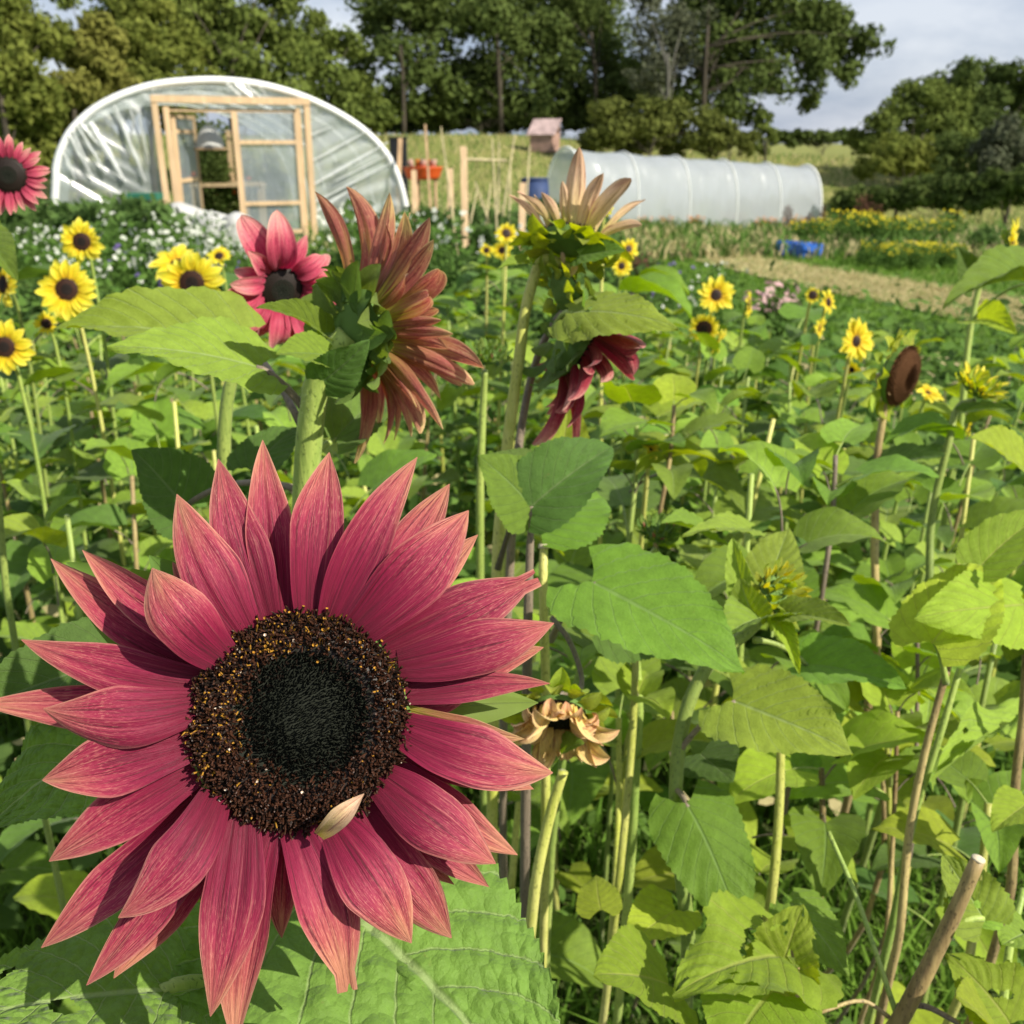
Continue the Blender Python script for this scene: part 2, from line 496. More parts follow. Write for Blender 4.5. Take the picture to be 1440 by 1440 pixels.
def plastic(name, dens, rough=0.22, c=(0.72, 0.76, 0.76), wr=8.0, bs=0.6):
    t = NT(name)
    v = t.mapping(t.tex(), (1, 1, 0.35))
    f = t.noise(v, wr, 4, 0.55)
    nb = t.bump(f, bs, 0.05)
    body = t.mixs(0.45, t.pbr(c, rough, 0.6, nb), t.transl(c, nb))
    tp = t.n.new('ShaderNodeBsdfTransparent')
    tp.inputs[0].default_value = (0.96, 0.98, 0.97, 1)
    fac = t.math('ADD', dens - 0.08, t.math('MULTIPLY', f, 0.16))
    gl = t.n.new('ShaderNodeBsdfGlossy'); gl.inputs['Roughness'].default_value = rough + .1; t.l.new(nb, gl.inputs['Normal'])
    body = t.mixs(0.2, body, gl.outputs[0])
    return t.done(t.mixs(fac, tp.outputs[0], body))
M['film'] = plastic('polythene film clear', 0.5, c=(0.62, 0.67, 0.66), bs=0.12)
M['filmdoor'] = plastic('polythene door film', 0.62, c=(0.40, 0.46, 0.50))
M['filmw'] = plastic('polythene film milky', 0.74, rough=0.14, c=(0.62, 0.65, 0.68), wr=2.4, bs=1.0)
M['gloss_pleat'] = plastic('polythene gathered with painted gloss', 0.8, c=(0.86, 0.88, 0.86))  # doubled film; the gloss along its folds is painted in as whiter plastic

# ground: meadow with soil, straw and green by place
t = NT('meadow ground')
v = t.tex()
f1 = t.noise(v, 0.25, 5, 0.6); f2 = t.noise(v, 3.0, 6, 0.65); f3 = t.noise(v, 30, 4, 0.7)
g = t.ramp(f2, [(0.3, (0.08, 0.15, 0.025)), (0.6, (0.15, 0.24, 0.045)), (0.85, (0.26, 0.26, 0.09))])
sp = t.n.new('ShaderNodeSeparateXYZ'); t.l.new(v, sp.inputs[0])
far = t.maprange(sp.outputs[1], 30, 42)
dry = t.math('ADD', t.math('MULTIPLY', far, 0.55), t.maprange(f1, 0.5, 0.75, 0.0, 0.35), True)
g = t.mix(dry, g, (0.27, 0.23, 0.08))
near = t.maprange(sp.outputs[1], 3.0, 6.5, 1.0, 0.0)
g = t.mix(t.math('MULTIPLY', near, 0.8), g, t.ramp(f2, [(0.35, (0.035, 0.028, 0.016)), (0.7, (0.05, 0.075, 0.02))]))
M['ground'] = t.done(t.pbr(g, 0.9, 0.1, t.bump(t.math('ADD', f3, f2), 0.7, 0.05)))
M['path'] = simple('mown straw path', (0.50, 0.46, 0.24), 0.9, 0.35, 5, bump=0.7, bdist=0.03)

# ------------------------------------------------------------------ terrain
xs = np.concatenate([np.linspace(-400, -40, 14)[:-1], np.linspace(-40, 40, 121), np.linspace(40, 400, 14)[1:]])
ys = np.concatenate([np.linspace(-60, 0, 7)[:-1], np.linspace(0, 70, 117), np.linspace(70, 700, 16)[1:]])
V, Fc = [], []
for y in ys:
    for x in xs: V.append((x, y, hgt(x, y)))
nx = len(xs)
for j in range(len(ys) - 1):
    for i in range(nx - 1):
        a = j * nx + i
        Fc.append((a, a + 1, a + nx + 1, a + nx))
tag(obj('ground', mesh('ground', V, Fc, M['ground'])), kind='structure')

def strip(name, top, bot, mat, dz=0.02, sub=10):
    V, Fc = [], []
    n = (len(top) - 1) * sub
    K = 5
    for i in range(n + 1):
        s = i / sub; k = min(int(s), len(top) - 2); f = s - k
        a = [top[k][j] + (top[k + 1][j] - top[k][j]) * f for j in (0, 1)]
        b = [bot[k][j] + (bot[k + 1][j] - bot[k][j]) * f for j in (0, 1)]
        A, B = G(*a), G(*b)
        for q in range(K):
            p = A.lerp(B, q / (K - 1))
            V.append((p.x, p.y, hgt(p.x, p.y) + dz))
    for i in range(n):
        for q in range(K - 1):
            a = i * K + q
            Fc.append((a, a + 1, a + K + 1, a + K))
    return obj(name, mesh(name, V, Fc, mat))
tag(strip('path', [(880, 320), (960, 342), (1060, 364), (1180, 384), (1320, 406), (1500, 436)],
          [(880, 334), (960, 364), (1060, 390), (1180, 416), (1320, 446), (1500, 486)], M['path']), kind='structure')

# ------------------------------------------------------------------ trees and bushes
def crown_mesh(name, lobes, mat, leaf, dens, seed):
    leaf = leaf * 1.3
    """lobes: (x, y, z, r) local; thousands of small leaf faces on lumpy clumps"""
    rs = np.random.RandomState(seed)
    out = []
    for (x, y, z, r) in lobes:
        nsub = 11
        d = rs.normal(size=(nsub, 3)); d /= np.linalg.norm(d, axis=1)[:, None]
        cen = np.array([x, y, z]) + d * r * rs.uniform(0.35, 0.78, (nsub, 1))
        sr = r * rs.uniform(0.30, 0.54, nsub)
        for c, q in zip(cen, sr):
            n = int(2.9 * dens * 4 * math.pi * q * q / (leaf * leaf))
            e = rs.normal(size=(n, 3)); e /= np.linalg.norm(e, axis=1)[:, None]
            rad = q * (1 - 0.45 * rs.rand(n) ** 2 + 0.14 * rs.normal(size=n))
            p = c + e * rad[:, None] * np.array([1.08, 1.08, 0.85])
            a = rs.normal(size=(n, 3)); a -= e * (a * e).sum(1)[:, None] * 0.55
            a /= np.linalg.norm(a, axis=1)[:, None]
            b = np.cross(e + 0.6 * rs.normal(size=(n, 3)), a); b /= np.linalg.norm(b, axis=1)[:, None]
            s = leaf * rs.uniform(0.5, 1.1, (n, 1))
            out.append(np.stack([p - a * s, p - b * s * 0.55, p + a * s, p + b * s * 0.55], 1))
    return quads_mesh(name, np.concatenate(out), mat)

tree_n = [0]
def tree(name, label, cat, depth, lobes, mat, leaf=0.16, dens=0.30, trunk=None, group=None, bark='bark', limbs=0, zoff=0.0):
    tree_n[0] += 1
    sd = tree_n[0] * 13
    rr = random.Random(sd)
    cx = trunk if trunk is not None else sum(l[0] for l in lobes) / len(lobes)
    base = onground(cx, depth)
    t = thing(name, base, label, cat, group)
    L = []
    for l in lobes:
        d = depth + (l[3] if len(l) > 3 else rr.uniform(-0.6, 0.6) * l[2] / F_PX * depth)
        p = P(l[0], l[1], d) - base
        L.append((p.x, p.y, p.z, l[2] / F_PX * d))
    top = max(l[2] for l in L)
    mb = MB()
    th = max(0.5, top * 0.62)
    r0 = 0.014 * top + 0.04
    tp = bez([(0, 0, -0.3), (rr.uniform(-.3, .3), 0, th * 0.5), (rr.uniform(-.4, .4), 0, th)], 6)
    mb.tube(tp, [r0 * (1 - 0.09 * i) for i in range(7)], 8, wob=0.08)
    for l in L:
        k = rr.randint(2, 5)
        s = tp[k]
        e = Vector(l[:3])
        mb.tube(bez([s, s.lerp(e, 0.5) + Vector((0, 0, 0.12 * (e - s).length)), e], 5), [r0 * .3, r0 * .25, r0 * .2, r0 * .15, r0 * .1, r0 * .05], 6)
    mb.build('trunk', M[bark], t)
    obj('crown', crown_mesh('crown', L, M[mat], leaf, dens, sd), t)
    return t

tree('oak_tree', 'large dark oak hanging low to the right against the grey sky', 'tree', 54,
     [(1040, 20, 80), (1120, 40, 70), (1000, 90, 58), (1180, 66, 42), (1225, 58, 27), (1150, 105, 36), (1085, 105, 46), (1196, 102, 22),
      (1138, 140, 18), (1015, 140, 44), (1000, -40, 80), (1100, -60, 70), (1165, 10, 44), (950, 140, 40), (1060, 165, 22), (930, 100, 40)],
     'f_dark', 0.17, 0.26, trunk=985)
tree('oak_tree', 'dark spreading tree straight behind the timber stakes', 'tree', 57,
     [(520, 30, 46), (565, 90, 55), (505, 95, 34), (610, 50, 55), (580, 0, 50), (640, 0, 50), (610, 130, 45), (540, 140, 32)], 'f_dark', 0.18, 0.26)
tree('oak_tree', 'dark full tree behind the little red roofed hut', 'tree', 59,
     [(690, 40, 75), (700, 120, 58), (655, 110, 48), (750, 70, 55), (720, -30, 70), (665, -20, 50), (760, 140, 40)], 'f_dark', 0.18, 0.26)
tree('oak_tree', 'dark tree rising behind the rounded olive bush', 'tree', 60,
     [(820, 30, 72), (800, 110, 52), (860, 90, 48), (780, 10, 60), (850, -30, 60), (880, 130, 40)], 'f_dark', 0.18, 0.26)
tree('birch_tree', 'paler grey leaved tree with light limbs left of the large hanging oak', 'tree', 52,
     [(925, 40, 46), (915, 105, 40), (955, 75, 40), (900, 0, 30), (965, 20, 36)], 'f_grey', 0.13, 0.16, bark='barkpale')
tree('undergrowth', 'dark undergrowth line beneath the far trees', 'hedge', 60,
     [(x, 160 + (x // 40 % 2) * 8, 27) for x in range(500, 880, 24)], 'f_dark', 0.2, 0.5)
tree('bush', 'rounded olive bush behind the long low polytunnel', 'bush', 46,
     [(860, 176, 40), (905, 165, 42), (945, 172, 42), (985, 186, 34), (835, 190, 26), (890, 195, 30), (940, 200, 30)], 'f_olive', 0.12, 0.4)
tree('bush', 'reddish dark bush at the right end of the olive bush', 'bush', 45,
     [(1025, 190, 26), (1050, 200, 20), (1000, 205, 20)], 'f_olive', 0.12, 0.4)
tree('young_tree', 'small light green tree under the hanging oak', 'tree', 47,
     [(1072, 168, 15), (1080, 190, 17), (1068, 208, 14)], 'f_mid', 0.11, 0.3)
tree('hedge', 'far dark hedge on the skyline under the grey sky', 'hedge', 74,
     [(x, 193 + (x % 3), 13) for x in range(1090, 1215, 16)] , 'f_dark', 0.2, 0.5)
# left bank
tree('tall_tree', 'tall dark green tree behind the arched polytunnel', 'tree', 36,
     [(300, 20, 62), (370, 50, 60), (330, 100, 56), (250, -10, 60), (390, 110, 55), (320, -50, 60), (400, -5, 35), (270, 60, 50), (380, -40, 40)], 'f_mid', 0.12, 0.34)
tree('tall_tree', 'dark green tree sloping down above the right shoulder of the arched polytunnel', 'tree', 38,
     [(435, 130, 45), (470, 150, 34), (430, 75, 32), (455, 110, 32), (490, 172, 24), (420, 165, 40), (508, 190, 14)], 'f_mid', 0.12, 0.34)
tree('bush', 'olive green bush close behind the top of the arched polytunnel', 'bush', 31,
     [(225, 95, 50), (280, 115, 40), (195, 60, 38), (240, 140, 44), (170, 130, 44)], 'f_light', 0.10, 0.42)
tree('bush', 'yellowish bush between the pink flower and the arched polytunnel', 'bush', 28,
     [(125, 80, 48), (100, 140, 52), (160, 120, 42), (70, 170, 48), (140, 60, 36), (120, 190, 40)], 'f_yellow', 0.10, 0.5)
tree('bush', 'tall yellow green bush at the far left edge', 'bush', 25,
     [(15, 40, 62), (-30, 110, 70), (40, 120, 55), (20, 180, 55), (70, 50, 30), (-20, -20, 60), (50, 215, 40)], 'f_light', 0.10, 0.5)
tree('tall_tree', 'tree showing above the yellowish bush with sky gaps', 'tree', 42,
     [(160, -5, 40), (190, 20, 32), (90, -18, 30), (220, -10, 40), (140, 30, 30)], 'f_mid', 0.13, 0.26)
tree('bush', 'light green bush filling the gap left of the tall tree behind the polytunnel', 'bush', 34,
     [(190, 70, 46), (150, 100, 44), (215, 30, 44), (250, 60, 44), (110, 60, 40)], 'f_light', 0.11, 0.42)
tree('tall_tree', 'tree crown joining the two dark trees above the right shoulder of the tunnel', 'tree', 50,
     [(455, 60, 30), (500, 130, 36), (470, 165, 34), (530, 165, 30), (440, 30, 22), (495, 60, 26), (420, 60, 36)], 'f_mid', 0.15, 0.34)
# right bank
tree('bush', 'mid green bush climbing to the skyline right of the hanging oak', 'bush', 44,
     [(1285, 135, 36), (1245, 165, 30), (1325, 150, 40), (1270, 185, 40), (1215, 195, 22), (1330, 190, 44), (1235, 205, 30), (1290, 215, 36)], 'f_mid', 0.11, 0.42)
tree('tall_tree', 'dark tree at the top right edge against the sky', 'tree', 46,
     [(1360, 120, 36), (1405, 118, 36), (1450, 125, 44), (1385, 165, 44), (1440, 180, 44), (1350, 170, 44), (1370, 210, 40), (1320, 130, 26)], 'f_dark', 0.12, 0.42)
tree('bush', 'lower yellow green bush right of the tunnel end', 'bush', 38,
     [(1240, 225, 30), (1285, 232, 32), (1262, 205, 28), (1215, 235, 22), (1310, 215, 26)], 'f_light', 0.10, 0.42)
tree('bush', 'dark bush in the dip at the right bank', 'bush', 36,
     [(1345, 222, 34), (1320, 255, 28), (1370, 250, 30)], 'f_dark', 0.10, 0.42)
tree('bush', 'grey green willow bush at the right edge', 'bush', 34,
     [(1410, 195, 40), (1450, 220, 50), (1400, 240, 36), (1385, 210, 26)], 'f_grey', 0.10, 0.36)
tree('hedge', 'long dark hedge running low along the right side', 'hedge', 33,
     [(x, 283 - (x - 1180) * 0.07, 20 + (x - 1180) * 0.045, -(x - 1180) * 0.012) for x in range(1185, 1480, 24)], 'f_dark', 0.10, 0.5)

# ------------------------------------------------------------------ arched polytunnel (left)
FL = P(66, 340, 15.1); FL.z = 0
FRr = P(576, 330, 17.0); FRr.z = 0
ex = (FRr - FL); WID = ex.length; ex.normalize()
ez = Vector((0, 0, 1)); ey = ez.cross(ex).normalized()
if ey.y < 0: ey = -ey
O = (FL + FRr) / 2
TM = Matrix((ex, ey, ez)).transposed()      # tunnel axes as columns
tun = thing('polytunnel', O, 'large arched clear polytunnel with sliding timber doors', 'polytunnel')
tun.rotation_euler = TM.to_euler()
def fp(px, py):
    """front-face plane coordinates (x, z) of a pixel"""
    r = ray(px, py)
    k = (O - CAM).dot(ey) / r.dot(ey)
    q = CAM + r * k - O
    return q.dot(ex), q.dot(ez)
prof_px = [(66, 345), (78, 260), (79, 235), (88, 205), (105, 178), (135, 152), (175, 132), (220, 119), (265, 114), (310, 113),
           (360, 118), (405, 129), (445, 144), (485, 165), (517, 188), (542, 215), (558, 245), (567, 275), (573, 308), (577, 345)]
prof = [fp(*p) for p in prof_px]
prof[0] = (prof[0][0], -0.3); prof[-1] = (prof[-1][0], -0.3)
TLEN = 11.0
def arc(yy, sx=1.0):
    return [Vector((x * sx, yy, z)) for x, z in prof]
def smooth_poly(pts, n=3):
    out = []
    for i in range(len(pts) - 1):
        p0 = pts[max(i - 1, 0)]; p1 = pts[i]; p2 = pts[i + 1]; p3 = pts[min(i + 2, len(pts) - 1)]
        for k in range(n):
            tt = k / n
            out.append(0.5 * ((2 * p1) + (p2 - p0) * tt + (2 * p0 - 5 * p1 + 4 * p2 - p3) * tt ** 2 + (3 * p1 - p0 - 3 * p2 + p3) * tt ** 3))
    out.append(pts[-1])
    return out
mb = MB(); mb.tube(smooth_poly(arc(0)), 0.055, 8); mb.build('hoop', M['hoop'], tun)
for k in range(1, 6):
    mb = MB(); mb.tube(smooth_poly(arc(TLEN * k / 5)), 0.018, 6); mb.build('hoop', M['hoop'], tun)
# skin: gently sagging between hoops
a0 = smooth_poly(arc(0), 2)
V, Fc = [], []
NY = 30
for j in range(NY + 1):
    yy = 0.03 + TLEN * j / NY
    sag = 1 - 0.012 * abs(math.sin(math.pi * 5 * j / NY))
    for p in a0: V.append((p.x * sag, yy, p.z * sag))
n = len(a0)
for j in range(NY):
    for i in range(n - 1):
        Fc.append((j * n + i, j * n + i + 1, (j + 1) * n + i + 1, (j + 1) * n + i))
obj('roof_film', mesh('roof_film', V, Fc, M['film']), tun)
# end sheet with gathers, split round the doorway
xl, _ = fp(222, 200); xr, _ = fp(432, 200)
_, zt = fp(225, 140); _, zt2 = fp(430, 150)
ztop = (zt + zt2) / 2
cxm = (prof[8][0] + prof[9][0]) / 2
def zarc(x):
    for i in range(len(a0) - 1):
        if a0[i].x <= x <= a0[i + 1].x and i > 3:
            f = (x - a0[i].x) / max(1e-6, a0[i + 1].x - a0[i].x)
            return a0[i].z + (a0[i + 1].z - a0[i].z) * f
    return a0[6].z if x < 0 else a0[-7].z
def panel(name, side):
    # rays from the doorway edge out to the hoop, rippled
    V, Fc = [], []
    hoop = [p for p in smooth_poly(arc(0), 6)]
    if side < 0: pts = [p for p in hoop if p.x < xl]
    elif side > 0: pts = [p for p in hoop if p.x > xr]
    else: pts = [p for p in hoop if xl <= p.x <= xr]
    K = 10
    for i, p in enumerate(pts):
        f = i / (len(pts) - 1)
        if side < 0: q = Vector((xl, 0, -0.3 + (ztop + 0.35) * f ** 1.1))
        elif side > 0: q = Vector((xr, 0, ztop - (ztop + 0.3) * f ** 0.9))
        else: q = Vector((xl + (xr - xl) * f, 0, ztop))
        for k in range(K + 1):
            s = k / K
            c = p.lerp(q, s)
            rip = 0.024 * math.sin(i * 1.45 + 1.3 * math.sin(i * 0.31)) * math.sin(math.pi * min(1, 0.15 + s)) ** 0.5
            V.append((c.x, 0.02 + rip + 0.03 * (side == 0), c.z))
    for i in range(len(pts) - 1):
        for k in range(K):
            a = i * (K + 1) + k
            Fc.append((a, a + 1, a + K + 2, a + K + 1))
    obj(name, mesh(name, V, Fc, M['film']), tun)
panel('end_film', -1); panel('end_film', 1); panel('end_film', 0)
def gather(ax, ay, bx, by, wd, top=0.4):  # raised fold of doubled film, coloured whiter to give the glossy streaks
    (x0, z0), (x1, z1) = fp(ax, ay), fp(bx, by)
    L = math.hypot(x1 - x0, z1 - z0)
    nx_, nz_ = -(z1 - z0) / L, (x1 - x0) / L
    V, Fc = [], []
    for i in range(9):
        s = i / 8
        wv = wd * (top + (1 - top) * math.sin(math.pi * min(1, s * 1.0 + 0.12)) ** 0.7) * (1 + 0.2 * math.sin(i * 2.1 + ax))
        cx_, cz_ = x0 + (x1 - x0) * s + 0.005 * math.sin(i * 1.7 + bx), z0 + (z1 - z0) * s
        for k, (o, dep) in enumerate(((-1, -0.035), (-0.4, -0.075), (0.2, -0.055), (1, -0.035))):
            V.append((cx_ + nx_ * wv * o, dep, cz_ + nz_ * wv * o))
    for i in range(8):
        for k in range(3):
            a = i * 4 + k; Fc.append((a, a + 1, a + 5, a + 4))
    obj('gloss_pleat', mesh('gloss_pleat', V, Fc, M['gloss_pleat']), tun)
for a in [(97, 190, 131, 250, .035), (102, 184, 125, 235, .02), (90, 215, 106, 252, .02), (108, 176, 150, 245, .022), (126, 172, 176, 255, .05),
          (112, 172, 140, 205, .03), (160, 148, 205, 255, .03), (163, 150, 180, 200, .015), (182, 150, 190, 178, .012), (196, 165, 210, 230, .014),
          (318, 117, 345, 142, .02), (330, 118, 362, 143, .05), (345, 120, 372, 142, .02), (362, 120, 378, 138, .012),
          (436, 190, 465, 178, .012), (436, 228, 520, 182, .02), (436, 262, 545, 200, .028), (440, 285, 552, 228, .018), (440, 300, 500, 262, .03),
          (470, 255, 548, 216, .012)]:
    gather(*a)
def bar(name, a, b, wd, dep, yo, parent, mat='timber', tw=None):
    """timber between two picture points on a plane yo metres inside the front"""
    (x0, z0), (x1, z1) = a, b
    v = Vector((x1 - x0, 0, z1 - z0)); L = v.length; v.normalize()
    side = Vector((-v.z, 0, v.x))
    rot = Matrix((v, Vector((0, 1, 0)), side)).transposed()
    return MB().box(((x0 + x1) / 2, yo, (z0 + z1) / 2), (L, dep, wd), 0, rot).build(name, M[mat], parent, smooth=False)
def zb(px, py): return fp(px, py)
bar('door_post', (xl + .04, -0.2), (xl, ztop), .085, .10, -.12, tun)
bar('door_post', (xl + .19, -0.2), (xl + .155, ztop - .06), .085, .07, -.10, tun)
bar('door_post', (xr + .0, -0.2), (xr, ztop), .085, .10, -.12, tun)
bar('door_post', (xr - .13, -0.2), (xr - .135, ztop - .06), .07, .07, -.10, tun)
bar('door_head', (xl - .045, ztop + .045), (xr + .045, ztop + .03), .10, .11, -.13, tun)
bar('door_rail', (xl + .2, ztop - .10), (xr - .14, ztop - .11), .05, .05, -.06, tun)
# right door, closed
dxl, _ = fp(333, 230); dxr, _ = fp(418, 230)
bar('door_stile', (dxl + .02, 0.15), (dxl, ztop - .12), .085, .05, -.165, tun)
bar('door_stile', (dxr, 0.15), (dxr - .005, ztop - .13), .055, .05, -.165, tun)
for py in (200, 285):
    _, z = fp(378, py)
    bar('door_rail', (dxl + .05, z), (dxr - .03, z), .055, .045, -.165, tun)
bar('door_rail', (dxl + .05, .18), (dxr - .03, .18), .055, .045, -.165, tun)
_, zd = fp(378, 158)
dv = MB()
dv.add([(dxl, -.14, .1), (dxr, -.14, .1), (dxr, -.14, zd), (dxl, -.14, zd)], [(0, 1, 2, 3)])
dv.build('door_film', M['filmdoor'], tun)
# left door, swung inward
hx = xl + .24
for k, (yy, nm) in enumerate(((0.03, 'door_stile'), (0.95, 'door_stile'))):
    bar(nm, (hx + .0 + yy * .40, 0.1), (hx + yy * .40, ztop - .16 - .0 * yy), .06, .05, yy, tun)
rotd = Vector((.40 * .92, .92, 0)); Ld = rotd.length; rotd.normalize()
rm = Matrix((rotd, Vector((-rotd.y, rotd.x, 0)), Vector((0, 0, 1)))).transposed()
for z in (0.15, 0.95, ztop - .75 + .35, ztop - .19):
    MB().box((hx + .20 * .98, .49, z), (Ld - .06, .04, .055), 0, rm).build('door_rail', M['timber'], tun, smooth=False)
dv = MB(); dv.add([(hx, .03, .1), (hx + .38, .95, .1), (hx + .38, .95, ztop - .17), (hx, .03, ztop - .17)], [(0, 1, 2, 3)])
dv.build('door_film', M['filmdoor'], tun)
# staging inside
def tp_(x, y, z): return O + ex * x + ey * y + ez * z
for i, (x, y) in enumerate(((xr - 1.0, 2.6), (xl + 1.0, 3.2))):
    st = thing('potting_bench', tp_(x, y, 0), ['timber bench with an upright post behind the closed right door', 'low timber bench seen in the open doorway'][i], 'bench')
    st.rotation_euler = TM.to_euler()
    MB().box((0, 0, .8), (1.3, .6, .06)).build('bench_top', M['timber'], st, smooth=False)
    for a in (-.6, .6):
        for b in (-.25, .25):
            MB().box((a, b, .385), (.06, .06, .77)).build('leg', M['timber'], st, smooth=False)
    if i == 0:
        MB().box((.15, .33, 1.2), (.09, .05, 1.0)).build('post', M['timber'], st, smooth=False)

def leafcloud(n, box, size, seed, up=0.5):
    """n small leaf faces in an ellipsoid of half sizes box, standing on z=0"""
    rs = np.random.RandomState(seed)
    e = rs.normal(size=(n, 3)); e /= np.linalg.norm(e, axis=1)[:, None]
    p = e * rs.rand(n, 1) ** 0.4 * np.array(box) + np.array([0, 0, box[2]])
    nn = rs.normal(size=(n, 3)) + np.array([0, 0, up]) * 2; nn /= np.linalg.norm(nn, axis=1)[:, None]
    a = np.cross(nn, rs.normal(size=(n, 3))); a /= np.linalg.norm(a, axis=1)[:, None]
    b = np.cross(nn, a)
    s = size * rs.uniform(0.6, 1.2, (n, 1))
    return np.stack([p - a * s, p - b * s * .5, p + a * s, p + b * s * .5], 1)

tom = quads_mesh('foliage', leafcloud(1500, (.42, .42, .95), .06, 3), M['f_dark'])
tom2 = quads_mesh('foliage', leafcloud(1500, (.42, .42, .95), .06, 3), M['f_mid'])
for i, (px, d, m2, s) in enumerate(((298, 18.3, tom, 1.0), (318, 19.2, tom2, 1.05), (285, 20.0, tom, 1.15), (352, 19.5, tom2, .8), (385, 20.5, tom, .8), (480, 20, tom2, .7), (180, 18.5, tom, .7))):
    b = onground(px, d)
    t_ = thing('tomato_plant', b, 'bushy tomato plant growing inside the arched polytunnel', 'tomato plant', 'tomato plants inside the polytunnel')
    o = obj('foliage', m2, t_); o.scale = (s, s, s)
    MB().tube([(0, 0, 0), (.02, 0, .9), (0, .02, 1.7 * s)], .018, 6).build('stem', M['stem'], t_)
    if i < 4:
        for k in range(2):
            q = MB(); q.tube([(0, 0, -.035), (0, 0, -.02), (0, 0, 0), (0, 0, .02), (0, 0, .033)], [.012, .035, .042, .034, .01], 10)
            q.build('tomato', M['orange'], t_, loc=(rnd.uniform(-.3, .3), -.38, rnd.uniform(.6, 1.3)))
# hanging pale basket in the doorway
b = tp_(xl + .80, .55, ztop - .62)
hb = thing('hanging_basket', b, 'pale domed hanging basket in the open doorway', 'basket')
q = MB(); q.tube([(0, 0, -.02), (0, 0, .03), (0, 0, .14), (0, 0, .25), (0, 0, .31)], [.23, .22, .19, .12, .04], 14, wob=.04)
q.build('dome', M['sack'], hb)
q = MB(); q.tube([(0, 0, -.05), (0, 0, -.02)], [.25, .25], 16); q.build('rim', M['timberold'], hb)
MB().tube([(0, 0, .3), (0, 0, .62)], .008, 5).build('cord', M['cane'], hb)
# white sacks at the foot of the door
for i, (px, py, d, w_, h_, lab) in enumerate(((252, 300, 14.6, .33, .34, 'white sack slumped left of the doorway, smallest of the row'),
                                (300, 312, 14.2, .34, .30, 'white sack in the middle of the doorway'),
                                (334, 316, 13.6, .24, .36, 'white upright sack right of the doorway'),
                                (275, 306, 15.0, .3, .3, 'white sack tucked behind the front ones at the open door'))):
    p = P(px, py, d)
    s = thing('sack', (p.x, p.y, 0), lab, 'sack', 'white sacks before the polytunnel door')
    zt_ = p.z + h_ * .45
    q = MB(); hh = zt_
    rows = 9
    q.tube([(0, 0, hh * k / rows) for k in range(rows + 1)], [w_ * (.55 + .45 * math.sin(math.pi * (0.15 + .85 * k / rows)) ** .6) * (1.0 if k < rows else .25) for k in range(rows + 1)], 16, wob=.09)
    q.build('sack_body', M['sack'], s)
# trays and crates left of the door
p = P(204, 276, 14.5)
tr = thing('tray', (p.x, p.y, 0), 'green plastic tray on a low bench left of the timber doors', 'tray')
MB().box((0, 0, p.z), (.42, .3, .09)).build('tray_body', M['greenp'], tr, smooth=False)
for a in (-.17, .17): MB().box((a, 0, (p.z - .05) / 2), (.06, .2, p.z - .05)).build('leg', M['timberold'], tr, smooth=False)
p = P(228, 300, 14.0)
tr = thing('bucket', (p.x, p.y, 0), 'black bucket by the left door post', 'bucket')
q = MB(); q.tube([(0, 0, p.z - .12), (0, 0, p.z + .10)], [.11, .15], 14, cap=False); q.tube([(0, 0, p.z - .12), (0, 0, p.z - .11)], [.11, .11], 14)
q.tube([(0, 0, 0), (0, 0, p.z - .12)], [.09, .11], 14); q.build('bucket_body', M['blackp'], tr)

# ------------------------------------------------------------------ long low polytunnel (right)
A0 = P(818, 302, 27.5); A1 = P(1153, 305, 33.8)
A0.z = hgt(A0.x, A0.y); A1.z = hgt(A1.x, A1.y)
ax = (A1 - A0); LEN = ax.length; ax.normalize()
bx_ = Vector((0, 0, 1)).cross(ax).normalized()
if bx_.y < 0: bx_ = -bx_
cz = ax.cross(bx_); cz = cz if cz.z > 0 else -cz
W2 = 1.6
O2 = A0 + bx_ * W2 / 2
t2 = thing('polytunnel', O2, 'long low milky polytunnel with an open left end', 'polytunnel')
t2.rotation_euler = Matrix((ax, bx_, cz)).transposed().to_euler()
def arch2(y, s=1.0, hgt_=1.9):
    out = []
    for k in range(25):
        a = math.pi * k / 24
        yy = -math.cos(a) * W2 / 2 * s
        zz = (math.sin(a) ** 0.72) * hgt_ * s
        out.append(Vector((y, yy, zz)))
    return [out[0] + Vector((0, 0, -.3))] + out + [out[-1] + Vector((0, 0, -.3))]
def h2(x):
    f = x / LEN
    return 1.97 + (1.98 - 1.97) * f
NB = 5
nn_ = 27
V, Fc = [], []
NX = 60
for j in range(NX + 1):
    x = LEN * j / NX
    ph = (j / NX * NB) % 1
    sg = 1 - 0.018 * math.sin(math.pi * ph) ** 0.8
    for k, p in enumerate(arch2(x, 1, h2(x))):
        wr = (0.022 * math.sin(j * 1.9 + k * 0.9) * math.sin(k * 1.3) + 0.045 * math.sin(j * 0.63 + k * .55)) * math.sin(math.pi * ph) ** .5
        V.append((p.x, p.y * sg * (1 + wr), p.z * sg + wr * .35))
for j in range(NX):
    for k in range(nn_ - 1):
        Fc.append((j * nn_ + k, j * nn_ + k + 1, (j + 1) * nn_ + k + 1, (j + 1) * nn_ + k))
obj('roof_film', mesh('roof_film', V, Fc, M['filmw']), t2)
for j in range(NB + 1):
    x = LEN * j / NB
    mb = MB(); mb.tube([Vector((p.x, p.y * 1.015, p.z * 1.015)) for p in arch2(x, 1, h2(x))], .035 if j in (0, NB) else .018, 6); mb.build('hoop', M['hoop'], t2)
V = [(LEN, 0, .5)] + [(LEN - .02, p.y, p.z) for p in arch2(LEN, .99, h2(LEN))]
obj('end_film', mesh('end_film', V, [(0, i, i + 1) for i in range(1, nn_)], M['filmw'], smooth=False), t2)

